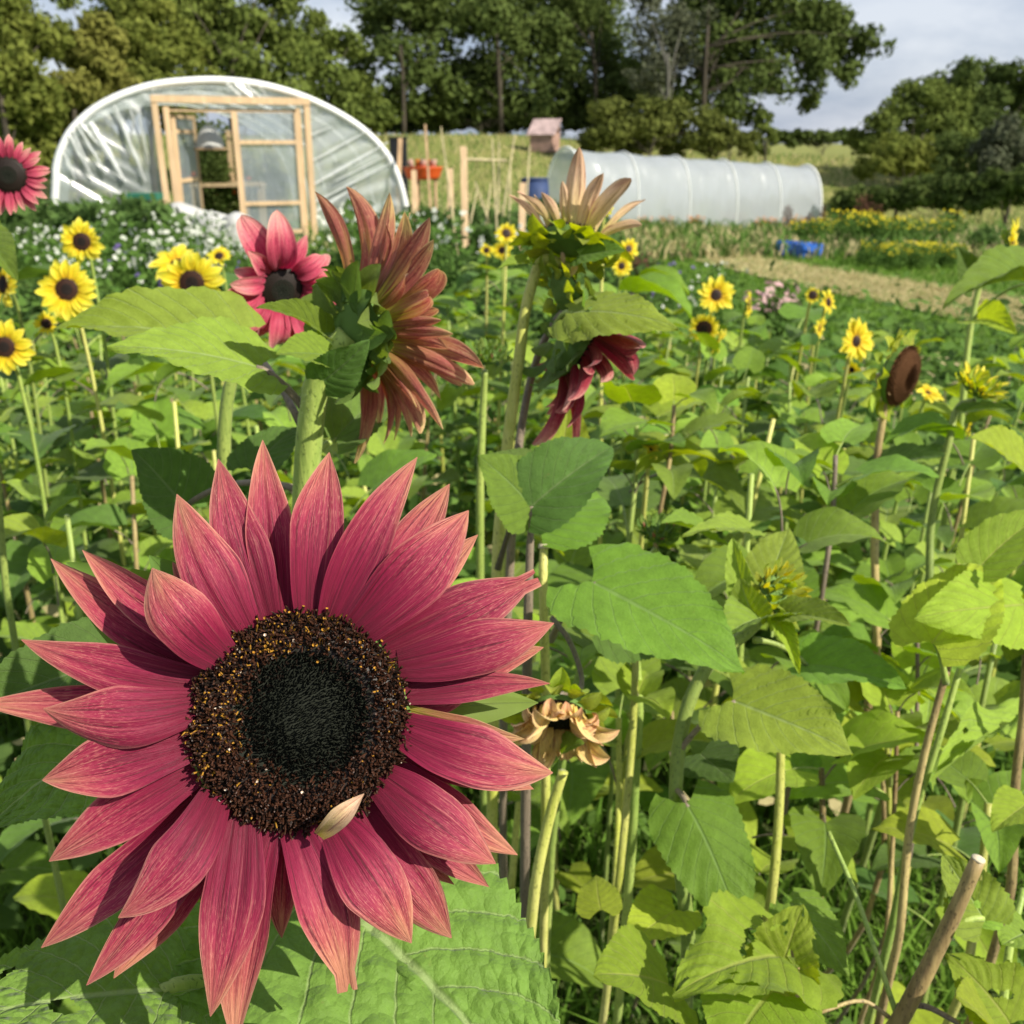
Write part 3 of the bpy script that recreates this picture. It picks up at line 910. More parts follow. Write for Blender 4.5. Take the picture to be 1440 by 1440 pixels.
# ------------------------------------------------------------------ hut, stakes, canes, boxes
b = G(766, 214)
d = (b - CAM).dot(FW)
hut = thing('hut', (b.x, b.y, hgt(b.x, b.y)), 'small wooden hut with a faded red sloping roof in the far field', 'hut')
HS = d / 42.0
hut.rotation_euler = (0, 0, R(-22)); hut.scale = (HS, HS, HS)
z0 = 0; zt_ = (P(765, 187, d).z - hgt(b.x, b.y)) / HS
for i in range(7):
    MB().box((-.42 + i * .14, -.42, zt_ / 2), (.132, .04, zt_)).build('board', M['hutwood'], hut, smooth=False)
    MB().box((-.42 + i * .14, .42, zt_ / 2), (.132, .04, zt_)).build('board', M['hutwood'], hut, smooth=False)
for s in (-1, 1):
    for i in range(6): MB().box((s * .48, -.34 + i * .136, zt_ / 2), (.04, .128, zt_)).build('board', M['hutwood'], hut, smooth=False)
rm = Matrix.Rotation(R(38), 3, 'X')
MB().box((0, -.10, zt_ + .22), (1.2, 1.0, .05), 0, rm).build('roof', M['roofred'], hut, smooth=False)
MB().box((0, .42, zt_ + .15), (.98, .04, .6)).build('gable', M['hutwood'], hut, smooth=False)

def stake(px0, py0, px1, py1, d, wpx, label, mat='timber', r=None):
    """a post from its top (px0, py0) down into the ground"""
    a = P(px0, py0, d)
    b2 = P(px1, py1, d)
    z = hgt(b2.x, b2.y) - .1
    k = (a.z - z) / max(.05, a.z - b2.z)
    b3 = a + (b2 - a) * k
    s = thing('wooden_stake' if mat != 'cane' else 'garden_cane', (b3.x, b3.y, z), label, 'stake' if mat != 'cane' else 'cane', 'stakes and canes in the vegetable garden')
    wd = wpx / F_PX * d
    v = a - b3
    if mat == 'cane':
        MB().tube([(0, 0, 0), v * .5, v], [wd * .6, wd * .55, wd * .35], 6).build('cane', M['cane'], s)
    else:
        q = v.normalized(); sx = Vector((1, 0, 0)); sx = (sx - q * sx.dot(q)).normalized(); sy = q.cross(sx)
        MB().box(v / 2, (wd, wd * .8, v.length), 0, Matrix((sx, sy, q)).transposed()).build('post', M[mat], s, smooth=False)
S = [(652, 207, 654, 320, 12.5, 9, 'tallest square stake in the vegetable garden'),
     (633, 238, 634, 300, 14, 8, 'short stake just left of the tallest one'),
     (735, 258, 734, 335, 11, 9, 'thick stake left of the tan petalled flower head'),
     (582, 240, 583, 285, 15, 7, 'stake standing before the orange table'),
     (598, 175, 606, 300, 16, 3, 'leaning thin pole right of the arched polytunnel'),
     (563, 195, 560, 280, 18, 6, 'dark post at the shoulder of the arched polytunnel')]
for a in S: stake(*a, mat='timber' if a[5] > 6 else 'timberold')
C = [(620, 178, 640, 330), (692, 195, 698, 310), (724, 190, 705, 315), (668, 255, 690, 320), (672, 262, 660, 320), (702, 200, 700, 320),
     (690, 258, 682, 325), (745, 205, 738, 330), (718, 235, 716, 320)]
for c in C: stake(c[0], c[1], c[2], c[3], 13 + rnd.uniform(-1, 2), 2.6, 'thin pale cane standing among the vegetable rows', 'cane')
# cross rail between the stakes
a = P(655, 224, 12.6); b = P(712, 226, 13.4)
tb = thing('rail', (a.x, a.y, hgt(a.x, a.y)), 'thin horizontal rail tied to the tallest stake', 'rail')
MB().tube([(0, 0, a.z - tb.location.z), (b - Vector(tb.location))], .02, 6).build('bar', M['cane'], tb)

# orange table heaped with things
p = P(595, 241, 17)
tb = thing('orange_table', (p.x, p.y, hgt(p.x, p.y)), 'bright orange plastic tub with pots heaped on it', 'tub')
zt_ = p.z - tb.location.z
q = MB(); q.tube([(0, 0, zt_ - .13), (0, 0, zt_ - .08), (0, 0, zt_ + .06), (0, 0, zt_ + .07)], [.24, .28, .33, .34], 20); q.build('tub_body', M['orange'], tb)
for a in range(3):
    g = a * 2.1
    MB().tube([(math.cos(g) * .2, math.sin(g) * .2, 0), (math.cos(g) * .2, math.sin(g) * .2, zt_ - .12)], .025, 6).build('leg', M['timberold'], tb)
for a in range(5):
    q = MB(); q.tube([(0, 0, 0), (0, 0, .12)], [.04, .06], 10)
    q.build('pot', M['o_flower' if a % 2 else 'hutwood'], tb, mat=Matrix.Translation((-.18 + a * .09, -.05 + (a % 2) * .1, zt_ + .07)) @ Matrix.Rotation(rnd.uniform(-.5, .5), 4, 'Y'))
p = P(560, 202, 19)
tb = thing('black_bin', (p.x, p.y, hgt(p.x, p.y)), 'black box shape against the right side of the arched polytunnel', 'box')
zz = p.z - tb.location.z + .08
MB().box((0, 0, zz / 2), (.3, .3, zz)).build('bin_body', M['blackp'], tb, smooth=False)
MB().box((0, 0, zz + .02), (.34, .34, .035)).build('lid', M['blackp'], tb, smooth=False)
p = P(752, 262, 19)
tb = thing('water_butt', (p.x, p.y, hgt(p.x, p.y)), 'dark blue water butt left of the long low polytunnel', 'water butt')
zz = p.z - tb.location.z + .12
MB().tube([(0, 0, 0), (0, 0, zz * .5), (0, 0, zz)], [.24, .28, .25], 16).build('butt_body', M['navy'], tb)
MB().tube([(0, 0, zz), (0, 0, zz + .03)], [.27, .24], 16).build('lid', M['navy'], tb)
# blue crates
for (px, py, w_, lab, sh) in ((1110, 356, .30, 'dark blue crate lying on the grass, left one of two', 0), (1134, 359, .26, 'brighter blue crate on the grass, right one of two', 1)):
    p = G(px, py + 4)
    tb = thing('crate', (p.x, p.y, p.z), lab, 'crate', 'blue crates on the grass')
    L2 = w_ * 1.1; H2 = .19; D2 = .24
    q = MB()
    q.box((0, 0, .01), (L2, D2, .02)); 
    q.box((0, -D2 / 2 - .011, H2 / 2), (L2, .02, H2)); q.box((0, D2 / 2 + .011, H2 / 2), (L2, .02, H2))
    q.box((-L2 / 2 - .011, 0, H2 / 2), (.02, D2, H2)); q.box((L2 / 2 + .011, 0, H2 / 2), (.02, D2, H2))
    q.build('crate_body', M['blue'], tb, smooth=False)
    tb.rotation_euler = (0, 0, R(-14 + 30 * sh))

# ------------------------------------------------------------------ flower beds in the middle distance
def clump(seed, hgtm, wid, nleaf, nfl, leafsz, flsz, mats, flzone=(.7, 1.05)):
    rs = np.random.RandomState(seed)
    A = leafcloud(nleaf, (wid, wid, hgtm * .5), leafsz, seed)
    th = rs.rand(nfl) * 6.283; rr_ = wid * rs.rand(nfl) ** .5
    p = np.stack([np.cos(th) * rr_, np.sin(th) * rr_, hgtm * rs.uniform(flzone[0], flzone[1], nfl)], 1)
    fl = []
    for c in p:
        nrm = rs.normal(size=3) * .5 + np.array([.3, -.8, .6]); nrm /= np.linalg.norm(nrm)
        a = np.cross(nrm, [0, 0, 1]); a /= np.linalg.norm(a); b = np.cross(nrm, a)
        s = flsz * rs.uniform(.7, 1.2)
        for k in range(5):
            an = k * 1.2566 + rs.rand()
            dv = a * math.cos(an) + b * math.sin(an); sd_ = np.cross(nrm, dv)
            fl.append([c, c + dv * s * .6 + sd_ * s * .42 + nrm * s * .1, c + dv * s, c + dv * s * .6 - sd_ * s * .42 + nrm * s * .1])
    st = []
    for c in p[: nfl]:
        q = c * np.array([.5, .5, 0])
        w_ = np.array([.004, 0, 0])
        st.append([q - w_, q + w_, c + w_ * .5, c - w_ * .5])
    B = np.array(fl); Cc = np.array(st)
    return quads_mesh('bloom_clump', np.concatenate([A, Cc, B]), mats, mi=[0] * (len(A) + len(Cc)) + [1] * len(B))
wf = [clump(40 + i, .62, .30, 260, 13, .035, .024, [M['f_weed'], M['w_flower']]) for i in range(3)]
pf = [clump(50 + i, .55, .26, 200, 6, .035, .026, [M['f_weed'], M['p_flower']]) for i in range(2)]
kf = [clump(60, .55, .2, 160, 7, .035, .045, [M['f_weed'], M['pk_flower']])]
yf = [clump(70 + i, .55, .30, 360, 30, .04, .022, [M['f_weed'], M['y_flower']], (.6, 1.05)) for i in range(2)]
of = [clump(75, .45, .3, 260, 16, .04, .035, [M['f_olive'], M['o_flower']])]
rf = [clump(80 + i, .95, .22, 240, 20, .045, .035, [M['f_rust'], M['f_rust']]) for i in range(2)]
vg = [clump(90 + i, .5, .32, 420, 1, .06, .02, [M['f_veg'], M['f_veg']]) for i in range(2)]
def beds(n, pxr, dr, meshes, name, label, cat, group, s0=.8, s1=1.3, pyr=None, lift=1.0):
    for i in range(n):
        d = rnd.uniform(*dr); px = rnd.uniform(*pxr)
        if pyr:
            g_ = G(px, rnd.uniform(*pyr))
            b = g_
        else: b = onground(px, d)
        o = bpy.data.objects.new(name, rnd.choice(meshes)); col.objects.link(o)
        s = rnd.uniform(s0, s1)
        o.location = b; o.rotation_euler = (0, 0, rnd.uniform(-.6, .6)); o.scale = (s, s, s * lift)
        tag(o, label, cat, group)
beds(38, (20, 330), (7.8, 12.5), wf, 'white_flower_clump', 'loose clump of small white flowers in the bed left of the timber doors', 'flowers', 'white flower clumps in the left bed')
beds(18, (430, 800), (7.5, 12.5), wf, 'white_flower_clump', 'tall clump of white flowers between the arched polytunnel and the stakes', 'flowers', 'white flower clumps in front of the garden stakes', .8, 1.4, lift=1.1)
beds(5, (150, 380), (7.5, 10), pf, 'purple_flower_clump', 'clump of purple flowers among the white ones', 'flowers', 'purple clumps among the white flowers')
beds(4, (930, 990), (7.0, 9.0), pf, 'purple_flower_clump', 'low clump of purple flowers beside the grass', 'flowers', 'purple clumps beside the grass', .7, 1)
beds(4, (950, 1030), (7.5, 9.0), wf, 'white_flower_clump', 'small white flower clump beside the grass', 'flowers', 'white clumps beside the grass', .6, .9)
beds(5, (1090, 1135), (6.8, 7.6), kf, 'pink_flower_clump', 'clump of pale pink flowers behind the yellow sunflowers', 'flowers', 'pink flower clumps', .8, 1.1)
beds(24, (1215, 1350), (0, 0), yf, 'yellow_flower_clump', 'dense clump of small yellow flowers by the straw path', 'flowers', 'yellow clumps in the front row by the path', .4, .55, pyr=(372, 381))
beds(20, (1120, 1340), (0, 0), yf, 'yellow_flower_clump', 'clump of small yellow flowers in the back row below the hedge', 'flowers', 'yellow clumps in the back row', .6, .9, pyr=(338, 352))
beds(16, (900, 1160), (0, 0), of, 'orange_flower_clump', 'clump of faded orange flowers in front of the long polytunnel', 'flowers', 'orange clumps before the long tunnel', .7, 1, pyr=(318, 332))
beds(12, (1090, 1230), (0, 0), rf, 'seed_stalk_clump', 'rusty red seed stalks near the right end of the long polytunnel', 'plant', 'rusty stalks by the tunnel end', .5, .8, pyr=(318, 340))
beds(2, (905, 920), (8.0, 8.6), rf, 'seed_stalk_clump', 'dark red drooping amaranth right of the tan petalled flower', 'plant', 'amaranths', .55, .7)
beds(34, (560, 860), (11.5, 17), vg, 'vegetable_clump', 'leafy vegetable clump among the stakes and canes', 'plant', 'vegetable clumps around the stakes', .8, 1.4)
beds(26, (20, 230), (12.5, 14.8), vg, 'vegetable_clump', 'leafy clump against the foot of the arched polytunnel', 'plant', 'clumps at the foot of the arched tunnel', 1.0, 1.7)
beds(16, (780, 1190), (0, 0), vg, 'vegetable_clump', 'low green clump at the foot of the long polytunnel', 'plant', 'clumps at the foot of the long tunnel', .7, 1.0, pyr=(304, 312))
beds(8, (1180, 1440), (0, 0), vg, 'vegetable_clump', 'low green clump in the rows beyond the straw path', 'plant', 'low clumps beyond the path', .5, .9, pyr=(326, 368))
beds(60, (330, 900), (6.8, 11), vg, 'vegetable_clump', 'leafy green clump behind the sunflower bed', 'plant', 'green clumps behind the sunflower bed', .7, 1.15)
beds(26, (0, 330), (6.4, 8.2), vg, 'vegetable_clump', 'leafy green clump below the white flowers', 'plant', 'green clumps below the white flowers', .7, 1.0)

# ------------------------------------------------------------------ grass
def grass(name, pts, hgts, mat, wd=.004, seed=1, lean=.5):
    rs = np.random.RandomState(seed)
    n = len(pts)
    p = np.array(pts); h = np.array(hgts)[:, None]
    th = rs.rand(n) * 6.283
    a = np.stack([np.cos(th), np.sin(th), np.zeros(n)], 1) * wd * rs.uniform(.7, 1.4, (n, 1))
    l = rs.normal(size=(n, 3)) * lean; l[:, 2] = 0
    m = p + np.array([0, 0, 1]) * h * .55 + l * h * .3
    e = p + np.array([0, 0, 1]) * h * .9 + l * h
    q1 = np.stack([p - a, p + a, m + a * .8, m - a * .8], 1)
    q2 = np.stack([m - a * .8, m + a * .8, e + a * .1, e - a * .1], 1)
    return tag(obj(name, quads_mesh(name, np.concatenate([q1, q2]), mat)), kind='stuff')
def scat(n, yr, xr, gpow=1.0, seed=5, test=None):
    rs = np.random.RandomState(seed); out = []
    while len(out) < n:
        y = yr[0] + (yr[1] - yr[0]) * rs.rand() ** gpow
        x = rs.uniform(-.56 * y + xr[0], .56 * y + xr[1])
        if test is None or test(x, y): out.append((x, y, hgt(x, y)))
    return out
p = scat(26000, (.9, 5.0), (-.3, .4))
grass('grass', p, [rnd.uniform(.05, .16) for _ in p], M['f_grass'], .0035, 2)
def inpath(x, y):
    px, py = to_px((x, y, hgt(x, y)))
    if px < 880: return False
    yt = np.interp(px, [880, 960, 1060, 1180, 1320, 1500], [320, 342, 364, 384, 406, 436]); yb = np.interp(px, [880, 960, 1060, 1180, 1320, 1500], [334, 364, 390, 416, 446, 486])
    return yt < py < yb
p = scat(32000, (5.0, 16.0), (-.3, .4), seed=6, test=lambda x, y: x > -1 and not inpath(x, y))
grass('grass', p, [rnd.uniform(.04, .10) for _ in p], M['f_grass'], .007, 3)
p = scat(26000, (14, 58.0), (0, 0), 1.3, seed=8)
p = [q for q in p if not ((Vector(q) - O).dot(ey) > -.3 and abs((Vector(q) - O).dot(ex)) < WID / 2 and (Vector(q) - O).dot(ey) < TLEN)]
grass('straw_grass', p, [rnd.uniform(.10, .28) for _ in p], M['f_straw'], .018, 4)
p = scat(16000, (14, 58.0), (0, 0), 1.3, seed=9)
p = [q for q in p if not ((Vector(q) - O).dot(ey) > -.3 and abs((Vector(q) - O).dot(ex)) < WID / 2 and (Vector(q) - O).dot(ey) < TLEN)]
grass('meadow_grass', p, [rnd.uniform(.15, .4) for _ in p], M['f_weed'], .02, 5)
# straw on the path
pp = []
rs = np.random.RandomState(4)
while len(pp) < 14000:
    f = rs.rand() ** .7
    px = 880 + 620 * f
    yt = np.interp(px, [880, 960, 1060, 1180, 1320, 1500], [320, 342, 364, 384, 406, 436]); yb = np.interp(px, [880, 960, 1060, 1180, 1320, 1500], [334, 364, 390, 416, 446, 486])
    g_ = G(px, rs.uniform(yt, yb)); pp.append(tuple(g_))
grass('path_grass', [q for i, q in enumerate(pp) if i % 4 == 0], [rnd.uniform(.03, .08) for i in range((len(pp) + 3) // 4)], M['f_grass'], .006, 16, .8)
grass('path_straw', pp, [rnd.uniform(.03, .09) for _ in pp], M['f_straw'], .006, 6, 1.2)

# ------------------------------------------------------------------ sunflower leaves
def leaf_mesh(name, mats, nu=8, nv=20, ratio=.8, serr=.05, fold=.18, droop=.5, quilt=.02, pet=0.0, petup=.7, tipcurl=0.0, side=0.0,
              wave=.03, seed=0, holes=0.0, base=.30, teeth=9, prad=.013):
    """heart shaped blade, base at y=0 (after a stalk of length pet), chord of about 1"""
    rr = random.Random(seed)
    ph = [rr.uniform(0, 6.28) for _ in range(6)]
    mb = MB()
    pos = Vector((0, 0, 0))
    if pet > 0:
        pts = bez([(0, 0, 0), (0, pet * .5, pet * petup * .8), (0, pet, pet * petup)], 5)
        mb.tube(pts, [prad * 1.3, prad, prad, prad, prad, prad * .9], 5, 1, cap=False)
        pos = Vector(pts[-1])
    # centre line
    cl = []
    a = (droop * .5) if pet == 0 else (.25 + .1 * droop)
    step = 1.0 / nv
    p = pos.copy()
    xoff = 0
    for j in range(nv + 1):
        cl.append((p.copy(), a))
        v = j / nv
        a -= step * (droop + tipcurl * max(0, v - .6) * 6)
        p = p + Vector((side * step * math.sin(v * 2.4), math.cos(a) * step, math.sin(a) * step))
    if pet == 0:      # normalise so that the chord lies along +Y with length 1
        ch = cl[-1][0] - cl[0][0]
        L = ch.length
        an = math.atan2(ch.z, ch.y); ax_ = math.atan2(ch.x, ch.y)
        rot = Matrix.Rotation(ax_, 3, 'Z') @ Matrix.Rotation(-an, 3, 'X')
        cl = [(rot @ (q - cl[0][0]) / L, b - an) for q, b in cl]
    vs, uv, fs = [], [], []
    for j in range(nv + 1):
        v = j / nv
        c, an = cl[j]
        tdir = Vector((0, math.cos(an), math.sin(an))); nrm = Vector((0, -math.sin(an), math.cos(an)))
        sh = (math.sin(math.pi * min(1, (v * (1 - base * .55) + base * .55)) ** .60)) if v < 1 else 0
        sh = max(0, sh) ** .85
        sh = sh / 1.0
        if v < .12: sh *= (.55 + .45 * (v / .12) ** .5)
        tooth = ((v * teeth + .2) % 1)
        hw = ratio * .5 * sh
        for i in range(nu + 1):
            u = 2 * i / nu - 1
            au = abs(u)
            w_ = hw * (1 + serr * (0.9 - tooth) * au ** 6) * (1 + .03 * math.sin(v * 9 + ph[0] + (u > 0) * 2) * au)
            back = -.16 * (au ** 1.6) * max(0, 1 - v / .5) ** 2
            x = u * w_
            pp = (v - .34 * au) * 7.0
            bul = abs(math.sin(math.pi * pp)) * (1 - (1 - 2 * min(au, 1 - au * .5)) ** 2 * .6) * quilt * (1 if au > .04 else .2) * min(1, (1 - v) * 4)
            z = fold * au * hw * 2 * .6 + bul
            z += wave * math.sin(v * 7 + ph[1 + (u > 0)]) * au ** 2 + wave * .6 * math.sin(v * 15 + ph[3 + (u > 0)]) * au ** 4
            z += quilt * .35 * math.sin(u * 23 + ph[0]) * math.sin(v * 41 + ph[1]) * min(1, 5 * au) * (1 - au)
            P_ = c + Vector((x, 0, 0)) + tdir * back + nrm * z
            vs.append(P_); uv.append((i / nu, v))
    for j in range(nv):
        for i in range(nu):
            if holes:
                uc = (i + .5) / nu; vc = (j + .5) / nv
                hsh = math.sin(uc * 9 + ph[2]) * math.sin(vc * 11 + ph[3]) + .6 * math.sin(uc * 23 + ph[4]) * math.sin(vc * 19 + ph[5])
                if hsh > 1.25 - holes: continue
            q = j * (nu + 1) + i
            fs.append((q, q + 1, q + nu + 2, q + nu + 1))
    mb.add(vs, fs, 0, uv)
    return mb.me(name, mats)

LM = {}
def lv(key, **k):
    LM[key] = leaf_mesh('leaf', **k)
for i in range(4):
    for mk in ('leaf', 'leaf2', 'leafd', 'leafy'):
        lv(('p', mk, i), mats=[M[mk], M['stem' if i % 2 else 'stemp']], nu=6, nv=12, ratio=(.78, .9, .7, .84)[i], serr=.09, fold=(.35, .15, .5, .25)[i],
           droop=(.9, .5, 1.3, .7)[i], pet=.42, petup=(.7, .5, .8, .3)[i], seed=i, tipcurl=(0, .5, .2, 0)[i], side=(.1, -.1, 0, .15)[i], teeth=6)
for i in range(4):
    for mk in ('leaf', 'leaf2', 'leafd', 'leafy'):
        lv(('m', mk, i), mats=[M[mk]], nu=14, nv=40, ratio=(.80, .92, .72, .86)[i], serr=.10, fold=(.30, .10, .55, -.15)[i],
           droop=(.5, .35, .9, .6)[i], quilt=.034, seed=10 + i, tipcurl=(0, .2, .2, .3)[i], side=(.1, -.12, 0, .15)[i], teeth=20)
for i in range(2):
    lv(('h', i), mats=[M['leafh']], nu=40, nv=100, ratio=(.92, .84)[i], serr=.075, fold=(.10, .2)[i], droop=(.45, .6)[i], quilt=.03, seed=30 + i, side=(.06, -.05)[i], teeth=25, wave=.035)
lv(('chew', 0), mats=[M['leafh']], nu=56, nv=70, ratio=.9, serr=.09, fold=.12, droop=.4, quilt=.02, seed=41, teeth=18, holes=.35, wave=.05)
lv(('chew', 1), mats=[M['leafy']], nu=44, nv=56, ratio=.9, serr=.1, fold=.2, droop=.9, quilt=.022, seed=44, teeth=14, holes=.42, wave=.09)
lv(('chew', 2), mats=[M['leaf2']], nu=44, nv=56, ratio=.8, serr=.1, fold=.3, droop=.5, quilt=.02, seed=46, teeth=14, holes=.3, wave=.08)

def frame(y, zh):
    y = Vector(y).normalized(); z = Vector(zh); z = (z - y * z.dot(y)).normalized()
    x = y.cross(z)
    return Matrix((x, y, z)).transposed()

TOCAM = -FW
def blade(plant, bpx, tpx, wpx, key, n=(0, 0), attach=None, label=None, pcol='stem', prad=None):
    """leaf from picture point bpx=(x,y,depth) to tpx=(x,y,depth); n: (right, up) tilt of the blade away from facing the lens, as a world normal hint
    attach: picture point (x, y, depth) on the stem where the leaf stalk starts"""
    org = Vector(plant.location)
    a = P(*bpx) - org; b = P(*tpx) - org
    Y = b - a; L = Y.length
    r = ray((bpx[0] + tpx[0]) / 2, (bpx[1] + tpx[1]) / 2).normalized()
    side = r.cross(UP).normalized()          # right
    up_ = side.cross(r).normalized()
    if isinstance(n, str):
        N = Vector((0, -.30, 1)) if n == 'U' else Vector((.5, -.4, .75)) if n == 'S' else Vector((0, 0, 1))
    else:
        N = -r + side * n[0] + up_ * n[1]
    f = frame(Y, N)
    me = LM[key]
    wun = max(v.co.x for v in me.vertices) - min(v.co.x for v in me.vertices)
    dep = (bpx[2] + tpx[2]) / 2
    # apparent width grows by the tilt of the blade's cross axis
    W = wpx / F_PX * dep
    xs_ = f.col[0]
    app = (xs_ - r * xs_.dot(r)).length
    Wr = W / max(.35, app)
    m = f.to_4x4() @ Matrix.Diagonal((Wr / wun, L, L * .8, 1))
    m.translation = a
    o = obj('leaf', me, plant, mat=m)
    if label: o['label'] = label
    if attach is not None:
        s = P(*attach) - org
        e = a + Y * .03
        rr = prad or .0028
        mid = s.lerp(e, .55) + Vector((0, 0, .22 * (e - s).length))
        MB().tube(bez([s, mid, e], 8), [rr * 1.4, rr * 1.1] + [rr] * 6 + [rr * .8], 7).build('leaf_stalk', M[pcol], plant)
    return o

def stem(plant, pts, r0, r1, mat='stem', hairs=False, n=10, name='stem'):
    org = Vector(plant.location)
    q = [P(*p) - org if len(p) == 3 and not isinstance(p, Vector) else p - org for p in pts]
    # run the last point down into the soil
    last = q[-1] + org
    mb = MB()
    L = []
    for i in range(len(q) - 1):
        p0 = q[max(i - 1, 0)]; p1 = q[i]; p2 = q[i + 1]; p3 = q[min(i + 2, len(q) - 1)]
        for k in range(5):
            tt = k / 5
            d1 = max(1e-5, (p2 - p1).length); d0 = (p1 - p0).length; d2 = (p3 - p2).length
            m1 = ((p2 - p1) / d1 + ((p1 - p0) / d0 if d0 > 1e-6 else (p2 - p1) / d1)) * .5 * d1
            m2 = ((p2 - p1) / d1 + ((p3 - p2) / d2 if d2 > 1e-6 else (p2 - p1) / d1)) * .5 * d1
            L.append(p1 * (2 * tt ** 3 - 3 * tt ** 2 + 1) + m1 * (tt ** 3 - 2 * tt ** 2 + tt) + p2 * (3 * tt ** 2 - 2 * tt ** 3) + m2 * (tt ** 3 - tt ** 2))
    L.append(q[-1])
    k_ = 1.0 if hairs or name == 'hero' else .74
    rs_ = [k_ * (r0 + (r1 - r0) * i / (len(L) - 1)) * (1 + .02 * math.sin(i * 1.9)) for i in range(len(L))]
    mb.tube(L, rs_, n, wob=.03)
    o = mb.build(name, M[mat], plant)
    if hairs:
        hb = MB()
        for _ in range(900):
            s = rnd.uniform(0, .55) * (len(L) - 1); i = int(s); c = L[i].lerp(L[min(i + 1, len(L) - 1)], s - i)
            t_ = (L[min(i + 1, len(L) - 1)] - L[i]).normalized()
            dv = Vector((rnd.gauss(0, 1), rnd.gauss(0, 1), rnd.gauss(0, 1))); dv = (dv - t_ * dv.dot(t_)).normalized()
            a_ = c + dv * rs_[i] * .95; b_ = a_ + dv * rnd.uniform(.0012, .0028) - t_ * .0006
            w_ = t_.cross(dv) * .00016
            hb.add([a_ - w_, a_ + w_, b_], [(0, 1, 2)])
        h = hb.build('stem_hair', M['hair'], o, smooth=False); h['kind'] = 'stuff'
    return o
M['hair'] = simple('pale stem hair', (0.55, 0.6, 0.42), .6, .1, bump=0, tr=.4)

def soil(px, d):
    return onground(px, d)
def plant_at(p, label, cat='sunflower', group=None, name='sunflower'):
    return thing(name, p, label, cat, group)

# ------------------------------------------------------------------ ray florets and heads
def petal_local(seed, mat, nu=6, nv=12, width=.32, curl=.3, cup=.3, twist=0.0, tip=1.4, wob=.02):
    rr = random.Random(seed); ph = rr.uniform(0, 6.28)
    vs, uv, fs = [], [], []
    a = curl * .4; p = Vector((0, 0, 0))
    for j in range(nv + 1):
        v = j / nv
        f = .40 + .60 * math.sin(math.pi / 2 * min(1, v / .45)) if v < .45 else max(0.02, 1 - ((v - .45) / .55) ** 2.1) ** .8
        hw = width / 2 * f
        c = Vector((0, math.cos(a), math.sin(a))); nrm = Vector((0, -math.sin(a), math.cos(a)))
        tw = twist * v * v
        for i in range(nu + 1):
            u = 2 * i / nu - 1
            x = u * hw * math.cos(tw); z = cup * hw * u * u + u * hw * math.sin(tw) + wob * math.cos(u * 7 + ph) * f + wob * .8 * math.sin(v * 9 + ph) * u
            vs.append(p + Vector((x, 0, 0)) + nrm * z); uv.append((i / nu, v))
        a -= curl / nv
        p = p + Vector((.04 * math.sin(ph + v * 3) / nv, math.cos(a) / nv, math.sin(a) / nv))
    for j in range(nv):
        for i in range(nu):
            q = j * (nu + 1) + i; fs.append((q, q + 1, q + nu + 2, q + nu + 1))
    return mesh('petal', vs, fs, M[mat], uv)
def bract_local(seed, mat, curl=.9, width=.45):
    return petal_local(seed, mat, 4, 8, width, curl, .5, tip=1)
PT = {}
def pet_set(key, mat, n=4, **k):
    PT[key] = []
    for i in range(n):
        kk = dict(k); kk['curl'] = k.get('curl', .4) * (0.4 + .5 * i); kk['twist'] = (-.6, .5, -.2, .9, .1, -.9)[i % 6] * k.get('twist', .5)
        PT[key].append(petal_local(100 + i * 7 + len(key), mat, **kk))
pet_set('yellow', 'petal_yellow', 4, width=.5, curl=.4, cup=.25)
pet_set('back', 'petal_back', 6, nu=8, nv=18, width=.34, curl=.5, cup=.35, twist=.8, wob=.015)
pet_set('pink', 'petal_pink', 6, nu=8, nv=16, width=.42, curl=1.5, cup=.3, twist=1.3)
pet_set('pinkflat', 'petal_pink', 4, width=.34, curl=.4, cup=.2)
pet_set('tan', 'petal_tan', 4, nu=8, nv=14, width=.36, curl=.3, cup=.5, twist=.6)
pet_set('cream', 'petal_cream', 5, nu=8, nv=14, width=.46, curl=2.2, cup=.6, twist=1.4)
pet_set('red', 'petal_red', 4, nu=8, nv=14, width=.42, curl=.9, cup=.5, twist=.6)
BT = {k: [bract_local(5 + i, k, c) for i, c in enumerate((.2, 1.0, 1.9))] for k in ('bract', 'bracty')}

